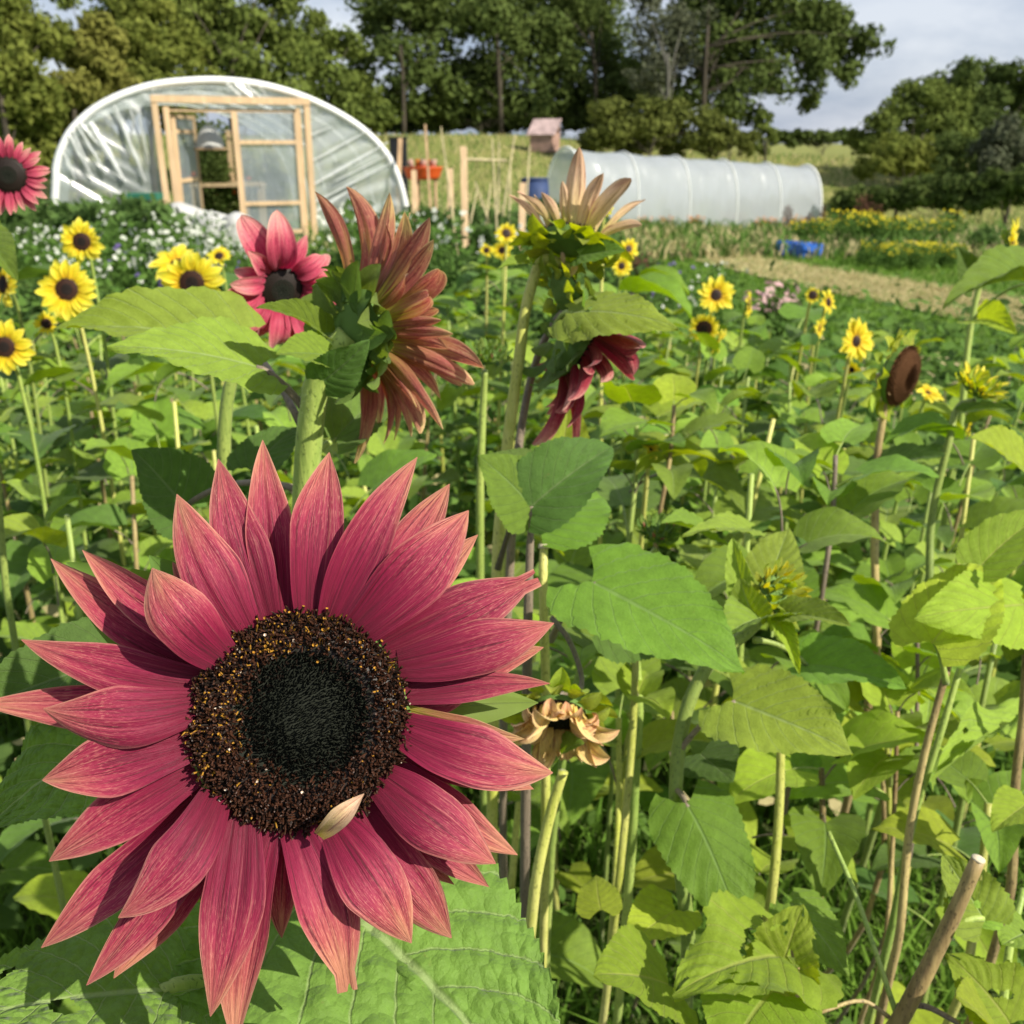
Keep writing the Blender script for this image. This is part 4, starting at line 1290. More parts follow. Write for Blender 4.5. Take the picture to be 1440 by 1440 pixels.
def disc_mesh(Rd, m_out, m_in, h=.25, back='pistil', rin=.5, nf=260, seed=3, backh=.5, fh=1.0):
    """seed disc with florets in front and a green receptacle behind; local +Z faces forward"""
    rr = random.Random(seed)
    mb = MB()
    n = 20
    prof_ = [(1.0, 0), (.85, h * .5), (.5, h * .85), (rin * .6, h * .8), (.01, h * .65)]
    rings = [[(Rd * r * math.cos(6.2832 * k / n), Rd * r * math.sin(6.2832 * k / n), Rd * z) for k in range(n)] for r, z in prof_]
    for a in range(len(rings) - 1):
        mb.add(rings[a] + rings[a + 1], [(k, (k + 1) % n, n + (k + 1) % n, n + k) for k in range(n)], 0 if a < 2 else 1)
    prb = [(1.02, 0.02), (1.0, -backh * .35), (.75, -backh * .75), (.35, -backh), (.12, -backh * 1.15), (.002, -backh * 1.2)]
    rings = [[(Rd * r * math.cos(6.2832 * k / n), Rd * r * math.sin(6.2832 * k / n), Rd * z) for k in range(n)] for r, z in prb]
    for a in range(len(rings) - 1):
        mb.add(rings[a] + rings[a + 1], [(k, n + k, n + (k + 1) % n, (k + 1) % n) for k in range(n)], 2)
    for i in range(nf):
        r = math.sqrt((i + .5) / nf) * .98; th = i * 2.39996
        z = h * (1 - r * r) * .85 + .0
        c = Vector((Rd * r * math.cos(th), Rd * r * math.sin(th), Rd * z))
        s = Rd * 1.1 / math.sqrt(nf); hh = s * (1.6 if r > rin else .9) * fh
        vs = [c + Vector((s * math.cos(q), s * math.sin(q), 0)) for q in (0, 2.1, 4.2)] + [c + Vector((c.x * .12, c.y * .12, hh))]
        mb.add(vs, [(0, 1, 3), (1, 2, 3), (2, 0, 3)], 0 if r > rin else 1)
    return mb.me('flower_head', [M[m_out], M[m_in], M[back]], smooth=True)
DISC_Y = disc_mesh(1.0, 'fl_brown', 'fl_dark', h=.12)
DISC_P = disc_mesh(1.0, 'fl_dark', 'fl_green', rin=.3)

def head(plant, c, face, Rd, Lp, npet, pset, discme=None, cone=.15, jit=.15, cover=(0, 360), bracts=None, nb=14, bl=.9, roll=0.0, bcone=-.25, pair=True, lenj=.15, droopy=None, wsc=1.0, bmin=.72):
    """a flower head: disc with its ray florets and bracts as sub-parts. face = world direction it looks to"""
    face = Vector(face).normalized()
    upv = Vector((0, 0, 1)) if abs(face.z) < .9 else Vector((0, 1, 0))
    X = upv.cross(face).normalized(); Yv = face.cross(X)
    B = Matrix((X, Yv, face)).transposed().to_4x4()
    B.translation = Vector(c) - Vector(plant.location)
    dm = discme or DISC_Y
    # the disc mesh is unit sized: scale rides on the disc so petals stay proportional
    o = obj('flower_head', dm, plant, mat=B @ Matrix.Diagonal((Rd, Rd, Rd, 1)))
    L = Lp / Rd
    for k in range(npet):
        an = math.radians(cover[0] + (cover[1] - cover[0]) * (k + rnd.uniform(-.35, .35)) / npet) + roll
        cn = cone + rnd.uniform(-jit, jit) - (0.12 if k % 2 else 0)
        rad = Vector((math.cos(an), math.sin(an), 0))
        yy = rad * math.cos(cn) + Vector((0, 0, 1)) * math.sin(cn)
        if droopy is not None:                      # droopy: direction in local head space that limp petals fall to
            yy = (yy + Vector(droopy) * rnd.uniform(.5, 1.3)).normalized()
        f = frame(yy, Vector((0, 0, 1)) if abs(yy.z) < .95 else -rad)
        l = L * (1 + rnd.uniform(-lenj, lenj))
        m = f.to_4x4() @ Matrix.Diagonal((l * wsc, l, l, 1))
        m.translation = rad * .93 + Vector((0, 0, .02 if k % 2 == 0 else -.05))
        obj('petal', rnd.choice(PT[pset]), o, mat=m)
    if bracts:
        for k in range(nb):
            an = 6.2832 * k / nb + rnd.uniform(-.15, .15)
            rad = Vector((math.cos(an), math.sin(an), 0))
            cn = bcone - rnd.uniform(0, .5)
            yy = rad * math.cos(cn) + Vector((0, 0, 1)) * math.sin(cn)
            f = frame(yy, Vector((0, 0, 1)) if rnd.random() < .5 else Vector((0, 0, 1)))
            l = bl * rnd.uniform(.8, 1.2)
            m = f.to_4x4() @ Matrix.Diagonal((l * 1.3, l, -l if rnd.random() < .4 else l, 1))
            q_ = rnd.uniform(bmin, 1.0) if bmin > .5 else math.sqrt(bmin ** 2 + (1 - bmin ** 2) * k / nb)
            if bmin < .5:
                an = k * 2.39996; rad = Vector((math.cos(an), math.sin(an), 0)); cn = 1.35 - 1.1 * q_ + rnd.uniform(-.15, .15)
                yy = rad * math.cos(cn) + Vector((0, 0, 1)) * math.sin(cn)
                m = frame(yy, Vector((0, 0, 1)) - rad * .3).to_4x4() @ Matrix.Diagonal((l * .9, l, -l, 1))
            m.translation = rad * q_ + Vector((0, 0, (-.15 - .3 * (k % 2)) if bmin > .5 else .15 * (1 - q_)))
            obj('bract', rnd.choice(BT[bracts]), o, mat=m)
    return o

DISC_B = disc_mesh(1.0, 'pistil', 'pistil', nf=60)
# ------------------------------------------------------------------ the big crimson sunflower
D0 = .47
S0 = D0 / F_PX
HC = P(422, 1012, D0)
base = Vector((HC.x - .02, HC.y + .09, 0))
hero = plant_at(base, 'big crimson and salmon sunflower with a dark centre facing the camera, nearest of all')
face = (CAM - HC).normalized()
Xh = Vector((1, 0, 0)); Xh = (Xh - face * Xh.dot(face)).normalized(); Yh = face.cross(Xh)
HB = Matrix((Xh, Yh, face)).transposed().to_4x4(); HB.translation = HC - base
RD = 151
mb = MB()
n = 64
pr = [(1.0, -4), (.98, 4), (.9, 13), (.75, 20), (.62, 20), (.55, 14), (.45, 13), (.3, 17), (.12, 19), (.01, 18)]
rings = [[((RD * r * math.cos(6.2832 * k / n)) * S0, (RD * r * math.sin(6.2832 * k / n)) * S0, z * S0) for k in range(n)] for r, z in pr]
for a in range(len(rings) - 1):
    mb.add(rings[a] + rings[a + 1], [(k, (k + 1) % n, n + (k + 1) % n, n + k) for k in range(n)], 0 if a < 4 else 1)
prb = [(1.0, -4), (1.05, -20), (.9, -45), (.5, -62), (.15, -75)]
rings = [[((RD * r * math.cos(6.2832 * k / n)) * S0, (RD * r * math.sin(6.2832 * k / n)) * S0, z * S0) for k in range(n)] for r, z in prb]
for a in range(len(rings) - 1):
    mb.add(rings[a] + rings[a + 1], [(k, n + k, n + (k + 1) % n, (k + 1) % n) for k in range(n)], 2)
hd = mb.build('flower_head', [M['fl_dark'], M['fl_green'], M['pistil']], hero, mat=HB)
def hz(r):     # disc profile height in px units
    for i in range(len(pr) - 1):
        if pr[i + 1][0] <= r <= pr[i][0]:
            f = (r - pr[i + 1][0]) / (pr[i][0] - pr[i + 1][0])
            return pr[i + 1][1] + (pr[i][1] - pr[i + 1][1]) * f
    return pr[-1][1]
def floret(mb, c, out, s, h, m, tipm=None, open_=1.0):
    """five sided tube that flares, standing along out"""
    a = out.orthogonal().normalized(); b = out.cross(a); o_ = rnd.uniform(0, 6.28)
    vs = []
    for lev, (rr_, zz) in enumerate(((.5, 0), (.62, .6), (open_, 1.0))):
        for k in range(5):
            an = 1.2566 * k + o_
            vs.append(c + out * h * zz + (a * math.cos(an) + b * math.sin(an)) * s * rr_)
    vs.append(c + out * h * (1.25 if open_ < .9 else .8))
    fs = []
    for l in range(2):
        for k in range(5): fs.append((l * 5 + k, l * 5 + (k + 1) % 5, l * 5 + 5 + (k + 1) % 5, l * 5 + 5 + k))
    mb.add(vs, fs, m)
    q = len(mb.v) - 16
    mb.f += [(q + 10 + k, q + 10 + (k + 1) % 5, q + 15) for k in range(5)]; mb.m += [tipm if tipm is not None else m] * 5
mo, mi_ = MB(), MB()
NF = 5200
for i in range(NF):
    r = math.sqrt((i + .5) / NF); th = i * 2.399963
    # the unopened middle sits a little up and right of centre in the photo
    x, y = math.cos(th) * r, math.sin(th) * r
    rr_ = math.hypot(x - .07, y - .05)
    inner = rr_ < .60 + rnd.gauss(0, .045)
    c = Vector((x * RD * S0, y * RD * S0, hz(r) * S0))
    jr = Vector((rnd.gauss(0, .2), rnd.gauss(0, .2), 0))
    if inner:
        out = (Vector((-(x - .07) * .5, -(y - .05) * .5, 1)) + jr).normalized()
        sp = .82 if rr_ > .25 else .62
        m = 1 if rr_ < .42 else (1 if rnd.random() < .6 else 0)
        floret(mi_, c, out, RD * S0 / 62 * sp, rnd.uniform(5, 9) * S0 * (1 + rr_), m, None, .35)
    else:
        if rnd.random() < .10: continue
        out = (Vector((x * .45, y * .45, 1)) + jr * 2.6).normalized()
        yel = .10 * max(.15, 1 + 1.9 * (-x * .5 + y * .9)) * (1 if rnd.random() < .8 else 0)
        q = rnd.random()
        m = 1 if q < yel * .8 else (0 if q < .70 else 2)
        tip = 3 if rnd.random() < .008 else (1 if rnd.random() < yel * .6 else 0)
        floret(mo, c, out, RD * S0 / 72, rnd.uniform(7, 17) * S0, m, tip, rnd.choice((.5, .8, 1.15)))
q = mo.build('floret', [M['fl_brown'], M['fl_yellow'], M['fl_dark'], M['fl_pale']], hd, smooth=False); q['kind'] = 'stuff'; q['label'] = 'open brown disc florets with yellow pollen'
q = mi_.build('floret', [M['fl_dark'], M['fl_green']], hd, smooth=False); q['kind'] = 'stuff'; q['label'] = 'unopened blackish green centre florets'

def hero_petal(bx, by, tx, ty, W, z0, zm, zt, bend=0.0, cup=.2, lobe=0.0, tw=0.0, seed=0, mat='petal_hero', wb=.56, pk=.46, nu=14, nv=34, keel=1.0):
    rr = random.Random(seed * 7 + 3)
    ph = [rr.uniform(0, 6.28) for _ in range(5)]
    z0, zm, zt = z0 * 1.5, zm * 1.9, zt * 1.9
    cup *= .7
    b = Vector((bx - 422, 1012 - by)); e = Vector((tx - 422, 1012 - ty))
    b = b - (b.normalized() * 10)
    dv = e - b; L = dv.length; pn = Vector((-dv.y, dv.x)).normalized()
    mid = b.lerp(e, .5) + pn * bend
    vs, uv, fs = [], [], []
    k1, k2 = rr.uniform(-.45, -.15), rr.uniform(.15, .5)
    roll_, rs_side, tilt_ = rr.uniform(-.35, .55), rr.choice((-1, 1)), rr.uniform(-.22, .22)
    tipbend = rr.uniform(-14, 10)
    for j in range(nv + 1):
        v = j / nv
        c = b.lerp(mid, v).lerp(mid.lerp(e, v), v)
        tn = ((mid - b) * (1 - v) + (e - mid) * v).normalized(); pr_ = Vector((-tn.y, tn.x))
        if v < pk: f = wb + (1 - wb) * math.sin(math.pi / 2 * v / pk)
        else:
            s = (v - pk) / (1 - pk); f = max(.012, (1 - s ** 1.75)) ** .95 * (1 - .16 * s)
        hw = W / 2 * f
        # height along the petal
        z = (1 - v) ** 2 * z0 + 2 * v * (1 - v) * (2 * zm - (z0 + zt) / 2) + v * v * zt
        t_ = tw * (v - .15)
        for i in range(nu + 1):
            u = 2 * i / nu - 1
            x = u * hw * (1 + .035 * math.sin(v * 11 + ph[0] + (2 if u > 0 else 0)) * abs(u))
            zz = z + cup * hw * (abs(u) ** 1.6) * 1.4 + u * hw * t_
            zz -= keel * 4.2 * f * (math.exp(-((u - k1) / .10) ** 2) + math.exp(-((u - k2) / .12) ** 2))
            zz += 1.3 * f * math.sin(u * 17 + ph[1]) + .035 * hw * math.sin(v * 6 + ph[2]) * u * 3
            zz += 1.5 * math.sin(v * 5 + ph[3]) * v + roll_ * hw * max(0, u * rs_side) ** 4 * min(1, v * 2) + tilt_ * u * hw * v + tipbend * max(0, v - .7) ** 2 * 8
            vv = 0
            if lobe and abs(u - .25) < .25: vv = -(1 - abs(u - .25) / .25) * lobe * max(0, (v - .55) / .45) ** 2
            if lobe: # keep the tip broad enough to read as two points
                x = u * max(hw, W * .17 * min(1, v * 3) * (1 if v > pk else 0))
            q = c + pr_ * x + tn * vv * L
            vs.append((q.x * S0, q.y * S0, zz * S0)); uv.append((i / nu, v))
    for j in range(nv):
        for i in range(nu):
            q = j * (nu + 1) + i; fs.append((q, q + nu + 1, q + nu + 2, q + 1))
    return obj('petal', mesh('petal', vs, fs, M[mat], uv), hd)

HPET = [  # base x,y, tip x,y, width, z0, zmid, ztip, bend, cup, ...
 (387, 868, 351, 604, 78, -8, 4, -6, 4, .25, {}),
 (368, 880, 291, 642, 92, -2, 12, 6, 8, .15, {}),
 (342, 893, 240, 702, 98, 2, 22, 14, 12, -.1, {}),
 (300, 915, 107, 774, 72, -14, -12, -18, 14, .3, {}),
 (290, 935, 60, 784, 78, -18, -22, -30, 22, .25, {}),
 (312, 925, 219, 812, 96, 8, 44, 34, 20, -.2, dict(pk=.55)),
 (282, 960, 45, 905, 78, -8, 2, -6, 20, .1, {}),
 (275, 1000, -20, 990, 78, -20, -28, -34, 0, .1, {}),
 (275, 990, 92, 998, 94, 4, 28, 20, 28, -.15, dict(pk=.5)),
 (270, 1045, 93, 1090, 96, -2, 14, 8, 4, .1, dict(pk=.55)),
 (285, 1080, 103, 1196, 82, -10, 2, -8, -6, .1, dict(pk=.55)),
 (308, 1115, 206, 1258, 88, 6, 34, 26, 34, -.25, dict(pk=.5)),
 (300, 1115, 98, 1308, 76, -16, -12, -16, 6, .1, dict(pk=.6)),
 (325, 1125, 157, 1359, 70, -16, -18, -20, 14, .1, dict(pk=.6)),
 (345, 1135, 188, 1356, 84, -22, -30, -36, -10, .15, dict(pk=.6)),
 (343, 1142, 323, 1390, 96, 2, 18, 10, 14, .1, dict(pk=.45)),
 (385, 1155, 355, 1440, 78, -6, 0, -8, -26, .1, dict(pk=.5)),
 (418, 1160, 499, 1371, 94, -2, 12, 4, 22, .15, dict(pk=.5, lobe=.05)),
 (475, 1160, 582, 1309, 102, 6, 26, 14, 4, -.1, dict(pk=.5)),
 (508, 1140, 643, 1313, 94, -8, 4, -4, -8, .1, dict(pk=.55)),
 (525, 1150, 654, 1250, 52, -24, -34, -40, -6, .1, {}),
 (530, 1125, 698, 1248, 60, -14, -16, -18, 0, .1, dict(pk=.6)),
 (538, 1095, 695, 1207, 100, 6, 26, 18, -6, -.15, dict(pk=.5)),
 (552, 1075, 735, 1202, 72, -6, 4, 0, -14, .1, dict(pk=.5)),
 (562, 1055, 766, 1113, 70, -12, -10, -14, 8, .1, dict(pk=.5)),
 (572, 1025, 782, 1087, 100, 4, 22, 12, -18, -.15, dict(pk=.5)),
 (578, 1000, 750, 1040, 46, -14, -6, -10, -14, .3, dict(mat='petal_back')),
 (575, 975, 786, 959, 56, -6, 2, 0, 12, .1, dict(pk=.35)),
 (572, 955, 778, 905, 74, -10, -4, -6, -6, .1, dict(pk=.45)),
 (567, 930, 787, 871, 92, 2, 20, 12, -14, -.1, dict(pk=.5)),
 (545, 905, 763, 803, 98, -4, 10, 2, -2, .1, dict(pk=.5, lobe=.10)),
 (530, 890, 680, 732, 72, -16, -14, -18, 4, .1, dict(pk=.5)),
 (500, 880, 656, 706, 108, 4, 24, 14, -14, -.1, dict(pk=.5)),
 (485, 868, 637, 650, 82, -18, -22, -26, -14, .1, dict(pk=.6)),
 (462, 862, 578, 628, 84, 0, 18, 8, 14, .3, dict(pk=.4, tw=.5)),
 (432, 858, 449, 621, 90, -2, 10, 2, 8, .25, dict(pk=.5)),
]
for i, (bx, by, tx, ty, W_, z0, zm, zt_, bend, cup, kw) in enumerate(HPET):
    hero_petal(bx, by, tx, ty, W_ * .86, z0, zm, zt_, bend, cup, seed=i, **kw)
# extra hidden rays that close the ring behind
for i, an in enumerate(range(0, 360, 20)):
    a = math.radians(an + 9 + rnd.uniform(-5, 5))
    bx, by = 422 + math.cos(a) * 150, 1012 - math.sin(a) * 150
    l = rnd.uniform(275, 335)
    hero_petal(bx, by, 422 + math.cos(a + .04) * l, 1012 - math.sin(a + .04) * l, 56, -20, -28, rnd.uniform(-44, -26), rnd.uniform(-16, 16), .3, seed=60 + i, nu=10, nv=22)
hp = hero_petal(455, 1176, 510, 1109, 28, 18, 44, 34, 6, .9, seed=90, mat='petal_tan', nu=8, nv=18)
hp['label'] = 'small folded pale striped petal lying over the lower rim of the disc'
# green bracts peeping out
for (bx, by, tx, ty, W_, zt_) in ((300, 930, 72, 783, 130, -60), (330, 900, 190, 770, 90, -54), (310, 880, 240, 745, 70, -60), (540, 860, 673, 700, 70, -50), (560, 880, 650, 800, 60, -50), (300, 1100, 150, 1150, 60, -60), (470, 870, 480, 700, 60, -60), (560, 1000, 800, 985, 70, -75), (350, 1130, 305, 1365, 60, -50)):
    hero_petal(bx, by, tx, ty, W_, -36, -44, zt_, 6, .2, seed=int(tx), mat='bract' if by != 1130 else 'petal_back', nu=8, nv=16, keel=.3).name = 'bract'
stem(hero, [HC - face * .03 + Vector((0, .005, 0)), HC - face * .055 + Vector((0, .035, -.02)), HC + Vector((-.03, .085, -.15)), base + Vector((0, 0, .5)), base + Vector((0, 0, -.05))], .011, .013, 'stem', hairs=True)
blade(hero, (468, 1262, .56), (800, 1610, .50), 400, ('h', 0), (.1, .75), attach=(400, 1420, .60), prad=.004)
blade(hero, (420, 1330, .56), (330, 1600, .52), 360, ('h', 1), (-.25, .6), attach=(395, 1400, .60), prad=.004)
blade(hero, (235, 1392, .53), (-90, 1440, .47), 250, ('chew', 0), (-.1, .8), attach=(395, 1420, .62), prad=.004)
blade(hero, (300, 1340, .63), (170, 1560, .60), 220, ('h', 1), (-.3, .5), attach=(390, 1400, .63), prad=.003)
blade(hero, (180, 1010, .64), (-20, 1165, .62), 170, ('h', 0), (-.2, .6))
blade(hero, (150, 930, .66), (-60, 1010, .62), 120, ('m', 'leafd', 0), (-.2, .5))

# ------------------------------------------------------------------ neighbours, placed one by one
# B: the flower seen from behind
c = P(508, 462, .80)
b = soil(425, .90)
pB = plant_at(b, 'dusky red sunflower seen from behind, its rays fanning right above the big crimson one')
head(pB, c, (.66, .74, .08), .028, .070, 32, 'back', DISC_P, cone=.40, jit=.28, cover=(62, 300), bracts='bract', nb=36, bmin=.52, bl=1.15, bcone=-.1, wsc=.62, lenj=.3)
stem(pB, [c + Vector((-.009, -.011, -.003)), P(452, 520, .80), P(438, 590, .82), P(430, 720, .86), b + Vector((0, 0, -.05))], .0095, .012, 'stem', hairs=True)
blade(pB, (366, 518, .80), (150, 487, .74), 92, ('m', 'leaf2', 1), (.1, 1.2), attach=(432, 580, .82), pcol='stemp', prad=.0032)
blade(pB, (330, 478, .95), (75, 462, .92), 92, ('m', 'leaf2', 0), (0, 1.1), attach=(425, 600, .84), pcol='stemp')
blade(pB, (462, 500, .77), (388, 498, .74), 60, ('m', 'leaf', 0), (-.1, .9))
blade(pB, (455, 535, .76), (520, 478, .74), 70, ('m', 'leafd', 1), (.5, .2))
blade(pB, (452, 470, .79), (360, 432, .76), 34, ('m', 'leaf', 2), (0, .9))
blade(pB, (262, 715, .93), (185, 632, .90), 120, ('m', 'leafd', 0), (0, 1.0), attach=(425, 690, .87), pcol='stemp')
blade(pB, (470, 620, .86), (545, 560, .95), 90, ('m', 'leafd', 2), (.2, .9), attach=(430, 660, .85))
blade(pB, (350, 660, .9), (420, 600, .95), 70, ('m', 'leafd', 1), (-.2, .9))
# C: ragged pink flower
c = P(397, 408, 1.04)
b = soil(320, 1.12)
pC = plant_at(b, 'ragged pink sunflower with curled petals left of the one seen from behind')
head(pC, c, (.35, -.90, -.05), .023, .056, 21, 'pink', DISC_P, cone=.35, jit=.5, droopy=(0, -.35, .05), bracts='bract', nb=12, bl=1.0, lenj=.3, roll=.3)
stem(pC, [c + Vector((0, .015, -.005)), P(380, 440, 1.08), P(330, 520, 1.08), P(315, 640, 1.1), b + Vector((0, 0, -.05))], .007, .011, 'stem')
# D: far-left pink flower
c = P(12, 246, 1.05)
b = soil(-10, 1.1)
pD = plant_at(b, 'round pink sunflower with a dark centre cut by the left edge above the yellow ones')
head(pD, c, (.25, -1, .05), .0175, .023, 30, 'pinkflat', DISC_P, cone=.1, jit=.15, lenj=.12, bracts='bract', nb=10)
stem(pD, [c + Vector((0, .01, 0)), P(-5, 300, 1.08), P(-20, 500, 1.1), b + Vector((-.05, 0, -.05))], .004, .006)
blade(pD, (-30, 330, 1.05), (25, 395, 1.0), 60, ('m', 'leaf', 0), (0, .8), attach=(-8, 420, 1.09))

# E: tall stem with two spent heads
c = P(805, 335, 1.02)
b = soil(690, 1.06)
pE = plant_at(b, 'tall pale stemmed sunflower with upright faded tan petals right of the stakes')
head(pE, c, (.15, .45, .85), .030, .058, 11, 'tan', DISC_P, cone=.85, jit=.38, cover=(15, 210), wsc=.72, bracts='bracty', nb=34, bl=1.05, bcone=.1, lenj=.35)
stem(pE, [c + Vector((0, 0, -.03)), P(765, 365, 1.03), P(748, 400, 1.03), P(728, 520, 1.04), P(712, 640, 1.05), P(700, 790, 1.05), b + Vector((0, 0, -.05))], .0065, .009, 'stemy')
blade(pE, (745, 372, 1.02), (700, 378, .98), 22, ('m', 'leaf2', 0), (0, .8))
blade(pE, (815, 360, 1.0), (880, 352, .97), 40, ('m', 'leaf', 1), (.1, .9))
blade(pE, (745, 690, 1.0), (672, 645, .97), 92, ('m', 'leafd', 1), (-.5, .7), attach=(700, 800, 1.04), pcol='stemp')
# E2 lower hanging head on a branch
c = P(812, 482, 1.02)
b2 = soil(720, 1.10)
pF = plant_at(b2, 'drooping dark head with limp red petals below the tan petalled one')
head(pF, c, (.80, .10, -.45), .036, .064, 15, 'red', DISC_P, wsc=.72, cone=.25, jit=.5, cover=(140, 355), bracts='bract', nb=26, bl=.9, bcone=.0, lenj=.3, droopy=(0, -.5, .2))
o = P(800, 412, 1.03)
head(pF, o, (.7, .3, .3), .026, .02, 8, 'tan', DISC_P, cone=.6, bracts='bracty', nb=22, bl=1.0, bcone=.25)
stem(pF, [c + Vector((-.02, 0, .01)), P(790, 440, 1.05), P(765, 480, 1.07), P(745, 540, 1.09), P(722, 700, 1.1), b2 + Vector((0, 0, -.05))], .004, .007, 'stemp')
blade(pF, (800, 440, .98), (955, 462, .93), 82, ('m', 'leaf2', 3), (0, 1.0), attach=(775, 470, 1.05))
blade(pF, (790, 660, 1.1), (800, 560, 1.12), 80, ('m', 'leafy', 0), (.2, .8))
# two-lobed leaf plant
b = soil(745, 1.0)
pG = plant_at(b, 'young sunflower plant with a broad folded leaf on a purple stalk above the right petals', name='sunflower')
stem(pG, [P(748, 712, .92), P(745, 780, .93), P(742, 900, .95), b + Vector((0, 0, -.05))], .0035, .008, 'stemp')
blade(pG, (748, 712, .92), (862, 628, .95), 110, ('m', 'leafd', 2), (.5, .8))
blade(pG, (746, 712, .92), (672, 640, .90), 105, ('m', 'leaf', 1), (-.4, .9))
blade(pG, (752, 740, .98), (850, 700, 1.05), 150, ('m', 'leaf', 0), (.1, 1.0))
stem(pG, [P(765, 770, .96), P(764, 800, .96), P(768, 1000, 1.0), soil(768, 1.02)], .0052, .007, 'stemy')
MB().tube([P(765, 765, .96) - b, P(765, 771, .96) - b], [.0052, .0057], 10).build('cut_end', M['pith'], pG)

# H/I: big leaf and the opening bud
b = soil(985, 1.02)
pH = plant_at(b, 'sunflower with an unopened green bud ringed by broad pale leaves, right of the big flower')
c = P(1092, 835, .97)
head(pH, c, (.35, -.65, .35), .020, .02, 14, 'yellow', DISC_B, cone=1.1, jit=.2, bracts='bracty', nb=46, bl=.95, bmin=.1, wsc=.5)
stem(pH, [c + Vector((0, .02, -.01)), P(1060, 880, 1.0), P(1000, 930, 1.0), P(965, 1000, 1.0), P(950, 1130, 1.0), P(968, 1330, 1.0), b + Vector((0, 0, -.05))], .006, .0075, 'stem', hairs=True)
blade(pH, (832, 818, .90), (1048, 945, .84), 165, ('m', 'leaf', 1), (.15, 1.0), attach=(775, 900, 1.0), pcol='stemp', prad=.003)
blade(pH, (1075, 830, 1.0), (1110, 742, 1.03), 88, ('m', 'leaf2', 1), (0, .5))
blade(pH, (1050, 850, .97), (1030, 755, 1.0), 40, ('m', 'leaf2', 0), (-.3, .5))
blade(pH, (1085, 870, .95), (1010, 905, .90), 78, ('m', 'leaf2', 2), (-.3, .8))
blade(pH, (1060, 865, .94), (1040, 812, .94), 60, ('m', 'leaf2', 0), (-.5, .4))
blade(pH, (1105, 865, .95), (1197, 880, .90), 48, ('m', 'leaf2', 0), (.1, .9))
blade(pH, (1095, 875, .95), (1125, 950, .90), 30, ('m', 'leafy', 0), (.1, .6))
blade(pH, (1030, 985, .97), (1200, 1060, .90), 140, ('m', 'leaf2', 1), (0, .85), attach=(952, 1060, 1.0), pcol='stemp')
blade(pH, (1130, 935, 1.02), (1275, 968, .97), 78, ('m', 'leaf', 0), (.2, 1.0), attach=(1060, 900, 1.0))
blade(pH, (965, 1130, .97), (1050, 1330, .92), 132, ('m', 'leaf', 3), (.1, .35), attach=(950, 1110, 1.0), pcol='stemp')
blade(pH, (985, 1060, 1.05), (1030, 1100, 1.0), 100, ('m', 'leafd', 1), (0, .7))
blade(pH, (850, 870, 1.0), (960, 905, 1.02), 110, ('m', 'leafd', 3), (0, .9))
blade(pH, (1000, 760, 1.12), (930, 735, 1.05), 60, ('m', 'leaf2', 0), (0, 1.0))
blade(pH, (1055, 745, 1.1), (960, 752, 1.04), 40, ('m', 'leaf2', 1), (0, 1.0))
# dark bud
c = P(925, 748, 1.12); b = soil(905, 1.15)
pI = plant_at(b, 'dark closed bud just above the big heart shaped leaf')
head(pI, c, (.1, -.3, .8), .016, .012, 6, 'back', DISC_B, cone=1.3, bracts='bract', nb=44, bl=.95, bmin=.1)
stem(pI, [c + Vector((0, 0, -.02)), P(900, 800, 1.13), P(898, 1000, 1.14), b + Vector((0, 0, -.05))], .005, .009, 'stem')
c = P(682, 500, 1.35); b = soil(680, 1.4)
pI = plant_at(b, 'dark spiky bud between the dusky flower and the tall pale stem')
head(pI, c, (0, -.2, 1), .020, .012, 6, 'back', DISC_B, cone=1.3, bracts='bract', nb=44, bl=.95, bmin=.1)
stem(pI, [c + Vector((0, 0, -.02)), P(680, 560, 1.37), P(675, 700, 1.4), b + Vector((0, 0, -.05))], .005, .009, 'stem')
# wilted cream flower
c = P(785, 1005, .86); b = soil(740, .95)
pJ = plant_at(b, 'wilted cream and orange flower head tucked behind the right petals of the crimson one')
head(pJ, c, (-.1, -.75, -.40), .024, .036, 34, 'cream', DISC_P, cone=.8, jit=.35, bracts='bracty', nb=22, bl=1.1, bcone=.5, lenj=.3, droopy=(0, -.5, .4))
stem(pJ, [c + Vector((0, .015, .01)), P(818, 965, .90), P(800, 900, .92), P(775, 868, .93)], .003, .0035, 'stemp', name='flower_stalk')
stem(pJ, [P(792, 1085, .90), P(775, 1140, .91), P(752, 1250, .93), b + Vector((0, 0, -.05))], .0062, .0075, 'stemy')
blade(pJ, (790, 1062, .86), (822, 1045, .84), 44, ('m', 'leaf2', 2), (0, .7))
# right-hand yellow-green leaf
b = soil(1300, 1.0)
pK = plant_at(b, 'plant with a broad yellowing leaf half in shade at the right edge')
blade(pK, (1310, 905, .94), (1400, 790, 1.0), 0.1 + 130, ('m', 'leafy', 1), (-.2, .3), attach=(1330, 960, .97))
blade(pK, (1440, 850, .97), (1285, 870, .92), 130, ('m', 'leafy', 3), (.0, .3))
blade(pK, (1380, 795, .96), (1470, 720, .98), 80, ('m', 'leafy', 0), (.0, .5))
stem(pK, [P(1335, 930, .97), P(1300, 1060, .98), P(1280, 1160, 1.0), P(1262, 1330, 1.02), b + Vector((0, 0, -.05))], .0045, .006, 'stemb')
stem(pK, [P(1350, 940, 1.0), P(1320, 1040, 1.0), P(1285, 1150, 1.02), P(1255, 1300, 1.03), b + Vector((.02, 0, -.05))], .004, .006, 'stem')
